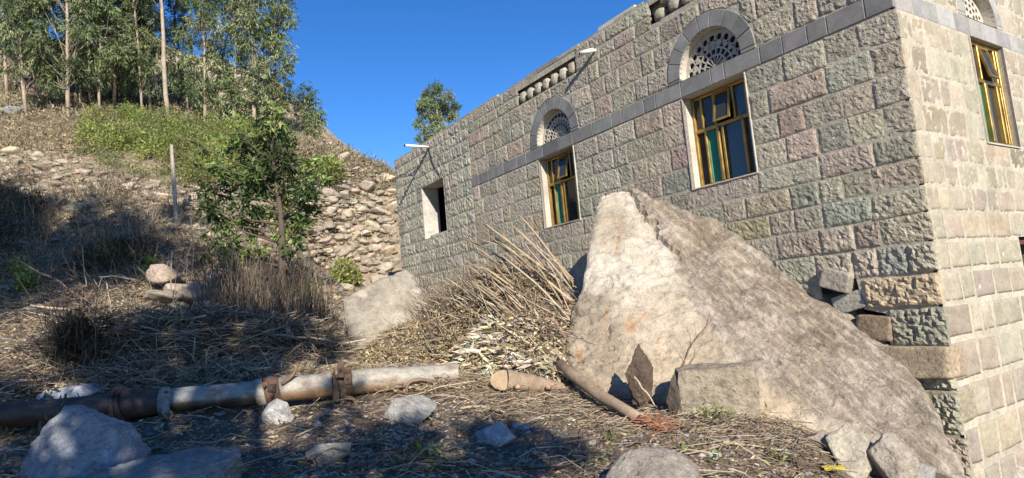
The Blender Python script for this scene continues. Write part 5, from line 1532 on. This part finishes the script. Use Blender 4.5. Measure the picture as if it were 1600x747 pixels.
# crumpled dry herbs
HERB = [(.40, .31, .18), (.33, .25, .14), (.47, .38, .24), (.24, .18, .11), (.16, .12, .08), (.38, .31, .17)]
P = heapB.pts(26000, rng, .82, 1.10); n = len(P)
Va = leaves(P, rng.normal(size=(n, 3)), .045 * rng.uniform(.5, 1.5, n), .020, jitcol(pick(HERB, n, rng), n, rng, .25), rng, .5)
P = heapB.pts(1600, rng, .85, 1.12); n = len(P)
D = rng.normal(size=(n, 3)) * np.array([.22, .12, .07]); Vb = bent_rods(P - D / 2, P + D / 2, rng.normal(size=(n, 3)) * .015, .0035, jitcol(pick(STRAW, n, rng), n, rng, .2))
V, F, Cc = join(Va, Vb); stuff('dry_herbs', V, F, M_dry, Cc, 'mound of crumpled tan dry herbs between the tilted slab and the stalk pile', 'dry herbs')
# fine brush on the stalk pile
P = heapA.pts(1700, rng, .78, 1.14); n = len(P); d = at(740, 400, 8.6) - at(890, 530, 7.4); d /= np.linalg.norm(d)
D = (d + rng.normal(size=(n, 3)) * np.array([.45, .4, .38])) * rng.uniform(.2, .7, (n, 1)); Va = bent_rods(P - D / 2, P + D / 2, rng.normal(size=(n, 3)) * .04, .0065 * rng.uniform(.5, 1.3, n), jitcol(pick(STRAW + DARKST[:3] + [(.36, .26, .17)], n, rng), n, rng, .2))
P = heapA.pts(9000, rng, .75, 1.05); n = len(P); Vb = leaves(P, rng.normal(size=(n, 3)), .07 * rng.uniform(.5, 1.6, n), .016, jitcol(pick(HERB, n, rng), n, rng, .25), rng, .5)
V, F, Cc = join(Va, Vb); stuff('dry_brush', V, F, M_dry, Cc, 'tangled dry twigs of the big brush pile against the left edge of the great slab', 'brush')
# the long cut stalks laid on it
ST = [((744, 392), (882, 478)), ((752, 446), (884, 545)), ((770, 440), (890, 552)), ((742, 456), (872, 540)), ((738, 438), (860, 520)), ((800, 352), (893, 452)), ((760, 350), (884, 446)), ((775, 372), (892, 470)), ((790, 432), (893, 540)),
      ((812, 470), (896, 560)), ((745, 478), (850, 540)), ((728, 462), (840, 535)), ((785, 400), (893, 500)), ((758, 418), (880, 512)), ((730, 410), (866, 480)), ((820, 380), (900, 470)), ((840, 372), (900, 440)), ((760, 505), (868, 556)), ((806, 445), (880, 528)), ((750, 470), (893, 563)),
      ((770, 486), (862, 545)), ((780, 460), (888, 556)), ((836, 408), (897, 500)), ((716, 372), (790, 408)), ((846, 462), (700, 506)), ((700, 498), (780, 470)), ((690, 540), (780, 520))]
rng = np.random.RandomState(44)
for i in range(84):
    (x0, y0), (x1, y1) = ST[i] if i < len(ST) else [tuple(np.array(q) + rng.uniform(-26, 26, 2)) for q in ST[rng.randint(0, 23)]]
    x1 = min(x1, 896)
    Y1 = 6.75 + (560 - y1) / 110 * .70 + rng.uniform(-.15, .25); Y0 = Y1 + rng.uniform(.15, .7)
    a, b = at(x0, y0, Y0), at(x1, y1, Y1)
    r = rng.uniform(.011, .018) if i < 40 else rng.uniform(.006, .012)
    s = np.linspace(0, 1, 7)[:, None]; V, F = tube(a + (b - a) * s + ZV * .05 * rng.uniform(-.5, 1.2) * np.sin(s * math.pi) + noise3(np.concatenate([s * 4, s * 0 + i * 3, s * 0], 1))[:, None] * .012, np.linspace(r * .75, r, 7), 6)
    solo('cut_stalk', V, F, M_dry, np.array([(a + b)[0] / 2, (a + b)[1] / 2, min(a[2], b[2])]), 'long straight tan stalk lying slantwise on the brush pile beside the great slab', 'stalk', 'long cut stalks on the brush pile', True, jitcol(pick([(.42, .32, .21), (.34, .26, .17), (.46, .36, .25), (.25, .19, .13)], 1, rng)[0], 1, rng, .15, .03)[0])
# pale husks
HUSK = [(.54, .46, .31), (.47, .39, .25), (.60, .54, .41), (.38, .30, .19), (.52, .50, .40), (.28, .22, .15)]
hk = Heap([(815, 572, 7.1, .68, .55, .52), (790, 530, 7.7, .5, .5, .70), (765, 592, 6.85, .42, .3, .22), (860, 592, 6.75, .35, .35, .30)])
V, F = hk.core('c', None, None, .8, 9); stuff('heap_core', V, F, M_duff, np.tile((.19, .15, .10), (len(V), 1)), 'packed matter under the pale husks behind the log', 'duff', True)
P = hk.pts(2600, rng, .8, 1.15); n = len(P); D = rng.normal(size=(n, 3)) * np.array([1, .5, .35]) + np.array([-.8, -.3, -.15])
Va = leaves(P, D, .17 * rng.uniform(.5, 1.4, n), .20 * .17, jitcol(pick(HUSK, n, rng), n, rng, .12), rng, .18)
P = hk.pts(5000, rng, .8, 1.1); n = len(P); Vb = leaves(P, rng.normal(size=(n, 3)), .05 * rng.uniform(.5, 1.4, n), .02, jitcol(pick(HUSK + [(.40, .42, .30)], n, rng), n, rng, .15), rng, .4)
V, F, Cc = join(Va, Vb); stuff('pale_husks', V, F, M_dry, Cc, 'heap of pale dry maize husks behind the sawn log', 'husks')

# dark brush behind the pipe, left
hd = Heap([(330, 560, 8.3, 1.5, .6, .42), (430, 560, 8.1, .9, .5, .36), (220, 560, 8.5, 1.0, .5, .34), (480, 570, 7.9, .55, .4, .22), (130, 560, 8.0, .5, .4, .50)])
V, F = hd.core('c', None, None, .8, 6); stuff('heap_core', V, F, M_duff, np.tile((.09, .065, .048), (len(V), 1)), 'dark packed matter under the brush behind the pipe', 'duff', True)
rng = np.random.RandomState(55)
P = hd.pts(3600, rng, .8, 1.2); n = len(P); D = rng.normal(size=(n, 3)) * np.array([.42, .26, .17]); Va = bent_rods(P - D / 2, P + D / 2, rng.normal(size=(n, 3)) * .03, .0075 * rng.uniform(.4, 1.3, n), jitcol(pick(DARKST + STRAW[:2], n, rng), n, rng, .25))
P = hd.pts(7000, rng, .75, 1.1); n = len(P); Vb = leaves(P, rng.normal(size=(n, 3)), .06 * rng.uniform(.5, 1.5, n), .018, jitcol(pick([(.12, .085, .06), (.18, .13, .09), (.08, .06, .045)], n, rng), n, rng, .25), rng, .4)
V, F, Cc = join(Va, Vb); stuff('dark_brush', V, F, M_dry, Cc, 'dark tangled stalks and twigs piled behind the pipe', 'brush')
# standing dead reeds round the tree foot
def standing(poly, n, rng, pal_, h0, h1, r, lean=.18, y0=6, seg_=3):
    P = ground_pts(poly, n, rng, y0); h = rng.uniform(h0, h1, n) * rng.uniform(.5, 1, n)
    D = np.stack([rng.normal(size=n) * lean, rng.normal(size=n) * lean, np.ones(n)], 1) * h[:, None]
    return bent_rods(P - np.array([0, 0, .03]), P + D, rng.normal(size=(n, 3)) * (h * .07)[:, None] * np.array([1, 1, .2]), r * rng.uniform(.6, 1.4, n), jitcol(pick(pal_, n, rng), n, rng, .2), seg_)
V, F, Cc = join(standing([(335, 470), (480, 470), (500, 520), (330, 520)], 800, rng, [(.12, .095, .07), (.08, .065, .05), (.17, .135, .10)], .45, 1.35, .007), standing([(335, 480), (480, 480), (495, 525), (320, 525)], 1500, rng, DARKST, .15, .7, .0035, .35))  # reed tints darkened in place of tree shade that misses them
stuff('dead_reeds', V, F, M_dry, Cc, 'dead reeds, tinted dark in place of shade, standing round the foot of the leafy tree', 'reeds')
SLAB = ['upright bleached stalk standing right below the wooden post', 'tall pale stalk standing just left of the stone heap', 'upright stalk at the top of the sunlit straw on the left', 'short stalk rising from the dark brush left of its middle',
 'upright stalk in the left end of the dark brush pile', 'thin stalk standing in the shaded hollow at far left', 'stalk standing close behind the grey part of the pipe', 'second stalk close behind the grey part of the pipe, right of its neighbour', 'stalk rising from the dark brush below the stone heap',
 'upright stalk between the tree foot and the pipe coupling', 'long stalk standing left of the leafy tree trunk among the reeds']
for i, (x, y0_, y1_, Y) in enumerate([(296, 330, 400, 12.2), (266, 395, 445, 10.6), (170, 440, 520, 9.3), (220, 505, 570, 8.2), (170, 510, 560, 8.2), (130, 382, 400, 11.6), (303, 528, 590, 7.6), (337, 548, 592, 7.6), (366, 500, 575, 8.6), (448, 470, 580, 7.8), (372, 440, 560, 9.0)]):
    a = at(x + 4, y1_, Y); a[2] = H(a[0], a[1])[0]; b = at(x, y0_, Y); b[2] = max(b[2], a[2] + .25)
    s = np.linspace(0, 1, 6)[:, None]; V, F = tube(a + (b - a) * s + noise3(np.concatenate([s * 3, s * 0 + i * 5, s * 0], 1))[:, None] * .05, np.linspace(.012, .007, 6), 6)
    solo('standing_stalk', V, F, M_dry, a, SLAB[i], 'stalk', 'upright stalks behind the pipe', True, jitcol((.40, .32, .23), 1, rng, .15)[0])
# dead branches lying over the brush on the left
BRL = [((60, 470), (250, 600), 8.8, 'long dead branch slanting down the sunlit straw towards the pipe'), ((262, 590), (470, 545), 8.0, 'grey branch lying across the dark brush, its thick end near the pipe'), ((170, 600), (320, 500), 8.1, 'dark branch crossing the dark brush from its left end'),
       ((350, 470), (268, 545), 8.9, 'bent pale branch between the stone heap and the dark brush'), ((455, 505), (330, 560), 8.3, 'brown branch slanting below the reeds'), ((200, 520), (330, 600), 7.9, 'thin dark branch leaning on the dark brush'),
       ((30, 400), (150, 470), 10.6, 'grey branch in the shade above the sunlit straw'), ((420, 560), (520, 600), 7.4, 'short pale branch right of the dark brush behind the pipe coupling'), ((255, 455), (150, 430), 11.0, 'crooked branch left of the stone heap'), ((310, 560), (345, 480), 8.6, 'upright crooked branch rising from the middle of the dark brush')]
rng = np.random.RandomState(13)
for i, (q0, q1, Y, lab) in enumerate(BRL):
    a, b = at(*q0, Y + .4), at(*q1, Y - .2)
    for e in (a, b): e[2] = max(e[2], H(e[0], e[1])[0] + .06 + (.3 if 480 < q0[1] < 620 else .05))
    d = b - a; L_ = np.linalg.norm(d); br_ = empty('dead_branch', (a + b) / 2, lab, 'branch', 'dead branches on the left slope')
    s = np.linspace(0, 1, 10)[:, None]; path = a + d * s + np.concatenate([noise3(np.concatenate([s * 4, s * 0 + i * 3 + k * 9, s * 0], 1))[:, None] for k in range(3)], 1) * .10 * L_ * np.array([.5, .5, .6])
    tint = jitcol(pick([(.26, .21, .16), (.17, .13, .10), (.34, .28, .20)], 1, rng)[0], 1, rng, .1)[0]
    V, F = tube(path, np.linspace(.020, .009, 10), 6, rough=.15, seed=i); part('stem', V, F, M_bark, br_, True, tint)
    for k in rng.randint(2, 9, 5):
        e = path[k] + rng.normal(size=3) * .18 * L_ * .5 + np.array([0, 0, .10]); mid_ = (path[k] + e) / 2 + rng.normal(size=3) * .03
        V, F = tube([path[k], mid_, e], [.009, .006, .003], 5); part('twig', V, F, M_bark, br_, True, tint)
# straw slope on the left
SL = [(-60, 455), (110, 440), (250, 470), (260, 520), (150, 560), (120, 610), (-60, 620)]
SL2 = [(-60, 400), (330, 400), (420, 470), (540, 480), (560, 570), (420, 600), (-60, 640)]
rng = np.random.RandomState(66)
V, F, Cc = join(straw_on_ground(SL, 4200, rng, STRAW + DARKST[:2], (.08, .5), .0060, lift=.14, y0=5, tilt=.3), straw_on_ground(SL2, 4800, rng, STRAW + DARKST, (.08, .55), .0060, lift=.16, y0=5, tilt=.3), leaf_litter(SL, 6000, rng, TANL + HUSK[:2], .08, .3, .6, .10, 5), leaf_litter(SL2, 8000, rng, TANL + DARKST, .07, .3, .6, .10, 5),
                standing(SL2, 900, rng, STRAW + DARKST, .1, .5, .004, .45))
stuff('straw_slope', V, F, M_dry, Cc, 'thick layer of dry straw and leaves on the slope left behind the pipe', 'straw')
# brush and litter between the tree foot, tilted slab and pipe
MIDL = [(430, 560), (520, 520), (600, 560), (720, 560), (740, 610), (420, 610)]
V, F, Cc = join(straw_on_ground(MIDL, 3500, rng, STRAW, (.08, .4), .004, lift=.10, y0=5), leaf_litter(MIDL, 3500, rng, TANL, .06, .3, .6, .08, 5))
stuff('straw_litter', V, F, M_dry, Cc, 'yellow straw lying between the tilted slab and the pipe', 'straw')
# dry herbs and grass over the hill
HILL = [(-40, 178), (160, 188), (150, 240), (60, 240), (-40, 240)]
HILL2 = [(440, 190), (500, 205), (560, 255), (618, 285), (618, 300), (500, 300), (440, 290)]
HILL3 = [(-40, 80), (280, 90), (440, 130), (470, 190), (400, 215), (-40, 190)]
HILL4 = [(0, 235), (330, 290), (350, 400), (0, 440)]
rng = np.random.RandomState(77)
HG = [(.31, .25, .165), (.25, .20, .13), (.36, .295, .20), (.19, .15, .10), (.20, .20, .11)]
V, F, Cc = join(standing(HILL, 5000, rng, HG, .08, .35, .010, .5, 12, 2), standing(HILL2, 5000, rng, HG, .10, .45, .012, .5, 15, 2), standing(HILL3, 6000, rng, HG, .15, .6, .016, .5, 20, 2),
                leaf_litter(HILL, 6000, rng, HG + TANL, .12, .35, .8, .15, 12), leaf_litter(HILL2, 6000, rng, HG + [(.4, .34, .26)], .15, .4, .8, .2, 15), leaf_litter(HILL3, 6000, rng, HG, .2, .4, .8, .3, 20),
                standing(HILL4, 3500, rng, HG + DARKST, .06, .4, .006, .5, 9, 2), leaf_litter(HILL4, 5000, rng, HG + TANL, .09, .35, .7, .10, 9))
stuff('dry_grass', V, F, M_dry, Cc, 'short dry grass and herbs covering the hillside', 'grass')
# fresh green bushes
rng = np.random.RandomState(88)
GB = [(.19, .24, .055), (.25, .30, .075), (.13, .17, .045), (.31, .34, .10), (.20, .18, .08)]
def green(poly, nb, per, h0, h1, rad, L, rng, y0, palv, wr=.3):
    Q = ground_pts(poly, nb, rng, y0); out = []
    for q in Q:
        h = rng.uniform(h0, h1); m = int(per * rng.uniform(.6, 1.3)); d = rng.normal(size=(m, 3)); d[:, 2] = np.abs(d[:, 2]) * 1.3; d /= np.linalg.norm(d, axis=1)[:, None]
        f = rng.uniform(.3, 1, (m, 1)) ** .5; P = q + d * f * np.array([rad, rad, h]) * rng.uniform(.75, 1.2, (m, 1)) + rng.normal(size=(m, 3)) * .03
        out.append(leaves(P, d + rng.normal(size=(m, 3)) * .6, L * rng.uniform(.5, 1.3, m), L * wr, jitcol(pick(palv, 1, rng)[0] * rng.uniform(.8, 1.2), m, rng, .22, .06), rng, .3))
    return join(*out)
V, F, Cc = join(green([(140, 196), (230, 190), (330, 212), (395, 225), (400, 262), (390, 292), (310, 292), (240, 262), (170, 250), (140, 222)], 120, 420, .45, .95, .55, .10, rng, 12, GB),
                green([(130, 240), (230, 262), (300, 290), (300, 300), (150, 262)], 16, 200, .2, .4, .3, .09, rng, 12, [(.26, .27, .12), (.30, .30, .14)]))
stuff('green_bushes', V, F, M_leaf, Cc, 'bank of fresh green feathery bushes below the eucalyptus grove', 'bushes')
for i, (poly, nb, rad, h, L, y0, lab) in enumerate([([(508, 428), (550, 425), (560, 445), (520, 445)], 7, .30, .35, .13, 14, 'small bright green shrub growing on rubble above the tilted slab'),
        ([(470, 445), (495, 440), (495, 470), (475, 470)], 4, .2, .25, .10, 10, 'little green plant between the tree foot and the rubble'),
        ([(25, 430), (60, 430), (60, 465), (25, 465)], 5, .18, .3, .10, 8, 'pale green herb growing out of the straw on the left slope'),
        ([(225, 430), (250, 430), (250, 450), (225, 450)], 3, .12, .25, .12, 8, 'small leafy green plant in the shade above the stone heap'),
        ([(508, 270), (540, 280), (520, 300), (500, 296)], 5, .5, .5, .14, 15, 'green bush on the hill just right of the leafy tree'),
        ([(330, 205), (420, 215), (440, 250), (420, 262)], 14, .6, .9, .14, 14, 'darker green bush behind the leafy tree top')]):
    V, F, Cc = green(poly, nb, 260, h * .7, h * 1.2, rad, L, rng, y0, GB, .4); stuff_loc = V.mean(0); stuff_loc[2] = V[:, 2].min()
    solo('green_shrub', V, F, M_leaf, stuff_loc, lab, 'shrub', None, False, Cc)
# dark thorny bushes in the shade
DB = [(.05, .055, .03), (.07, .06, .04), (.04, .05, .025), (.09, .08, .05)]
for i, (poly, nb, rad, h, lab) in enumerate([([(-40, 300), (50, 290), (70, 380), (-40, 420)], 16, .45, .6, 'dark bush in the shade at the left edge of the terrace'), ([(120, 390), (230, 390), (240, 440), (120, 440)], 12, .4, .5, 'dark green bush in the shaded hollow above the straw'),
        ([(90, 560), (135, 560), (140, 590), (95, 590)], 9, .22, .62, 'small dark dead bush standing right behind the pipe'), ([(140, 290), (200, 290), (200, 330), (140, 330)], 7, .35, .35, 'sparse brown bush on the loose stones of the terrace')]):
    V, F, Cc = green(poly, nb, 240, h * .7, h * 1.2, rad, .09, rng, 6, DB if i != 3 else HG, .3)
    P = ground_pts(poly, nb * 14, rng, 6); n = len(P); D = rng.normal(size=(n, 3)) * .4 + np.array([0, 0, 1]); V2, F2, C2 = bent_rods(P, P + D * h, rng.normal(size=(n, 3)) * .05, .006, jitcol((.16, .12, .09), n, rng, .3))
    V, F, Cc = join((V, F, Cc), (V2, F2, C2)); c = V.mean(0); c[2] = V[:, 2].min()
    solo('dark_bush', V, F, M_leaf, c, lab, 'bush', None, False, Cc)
# rubble chips and dark twigs strewn over the lower slope
rng = np.random.RandomState(99)
LOW = [(-60, 270), (330, 300), (350, 400), (480, 420), (540, 480), (540, 560), (300, 500), (0, 470), (-60, 470)]
RP = [(.32, .26, .19), (.26, .21, .155), (.20, .16, .12), (.38, .32, .25), (.15, .12, .09)]
V, F, Cc = join(crumbs(LOW, 5200, rng, RP, .05, .17, 7), crumbs([(440, 430), (540, 430), (560, 560), (460, 560)], 1500, rng, RP + [(.3, .29, .28)], .04, .15, 7), crumbs(HILL2, 1500, rng, RP, .08, .30, 15), crumbs(HILL, 1500, rng, RP, .05, .16, 12), crumbs(HILL3, 1500, rng, RP, .1, .4, 20), crumbs(SL, 700, rng, RP, .03, .08, 6))
stuff('stone_chips', V, F, M_rock, Cc, 'broken stone chips covering the slope and the terraces', 'stone chips')
TW = [(-60, 290), (330, 320), (480, 400), (520, 500), (330, 500), (240, 470), (-60, 450)]
P = ground_pts(TW, 2600, rng, 7); n = len(P); D = rng.normal(size=(n, 3)) * np.array([.35, .25, .25]) + np.array([0, 0, .3]); V, F, Cc = bent_rods(P, P + D, rng.normal(size=(n, 3)) * .06, .006 * rng.uniform(.5, 1.4, n), jitcol(pick(DARKST + STRAW[:2], n, rng), n, rng, .25))
stuff('dead_twigs', V, F, M_dry, Cc, 'tangle of dead twigs and stems on the shaded lower slope', 'twigs')
# foreground weeds
V, F, Cc = join(green([(560, 700), (900, 690), (1100, 700), (1260, 720), (1300, 745), (560, 745)], 13, 20, .05, .10, .05, .06, rng, 2, GB, .35), green([(1080, 640), (1250, 650), (1260, 670), (1080, 665)], 8, 22, .05, .09, .06, .05, rng, 2, GB, .3), green([(20, 640), (90, 640), (80, 700), (0, 700)], 6, 40, .1, .2, .1, .09, rng, 2, DB + GB[:1], .3))
stuff('small_weeds', V, F, M_leaf, Cc, 'tiny green weeds dotted over the foreground soil', 'weeds')
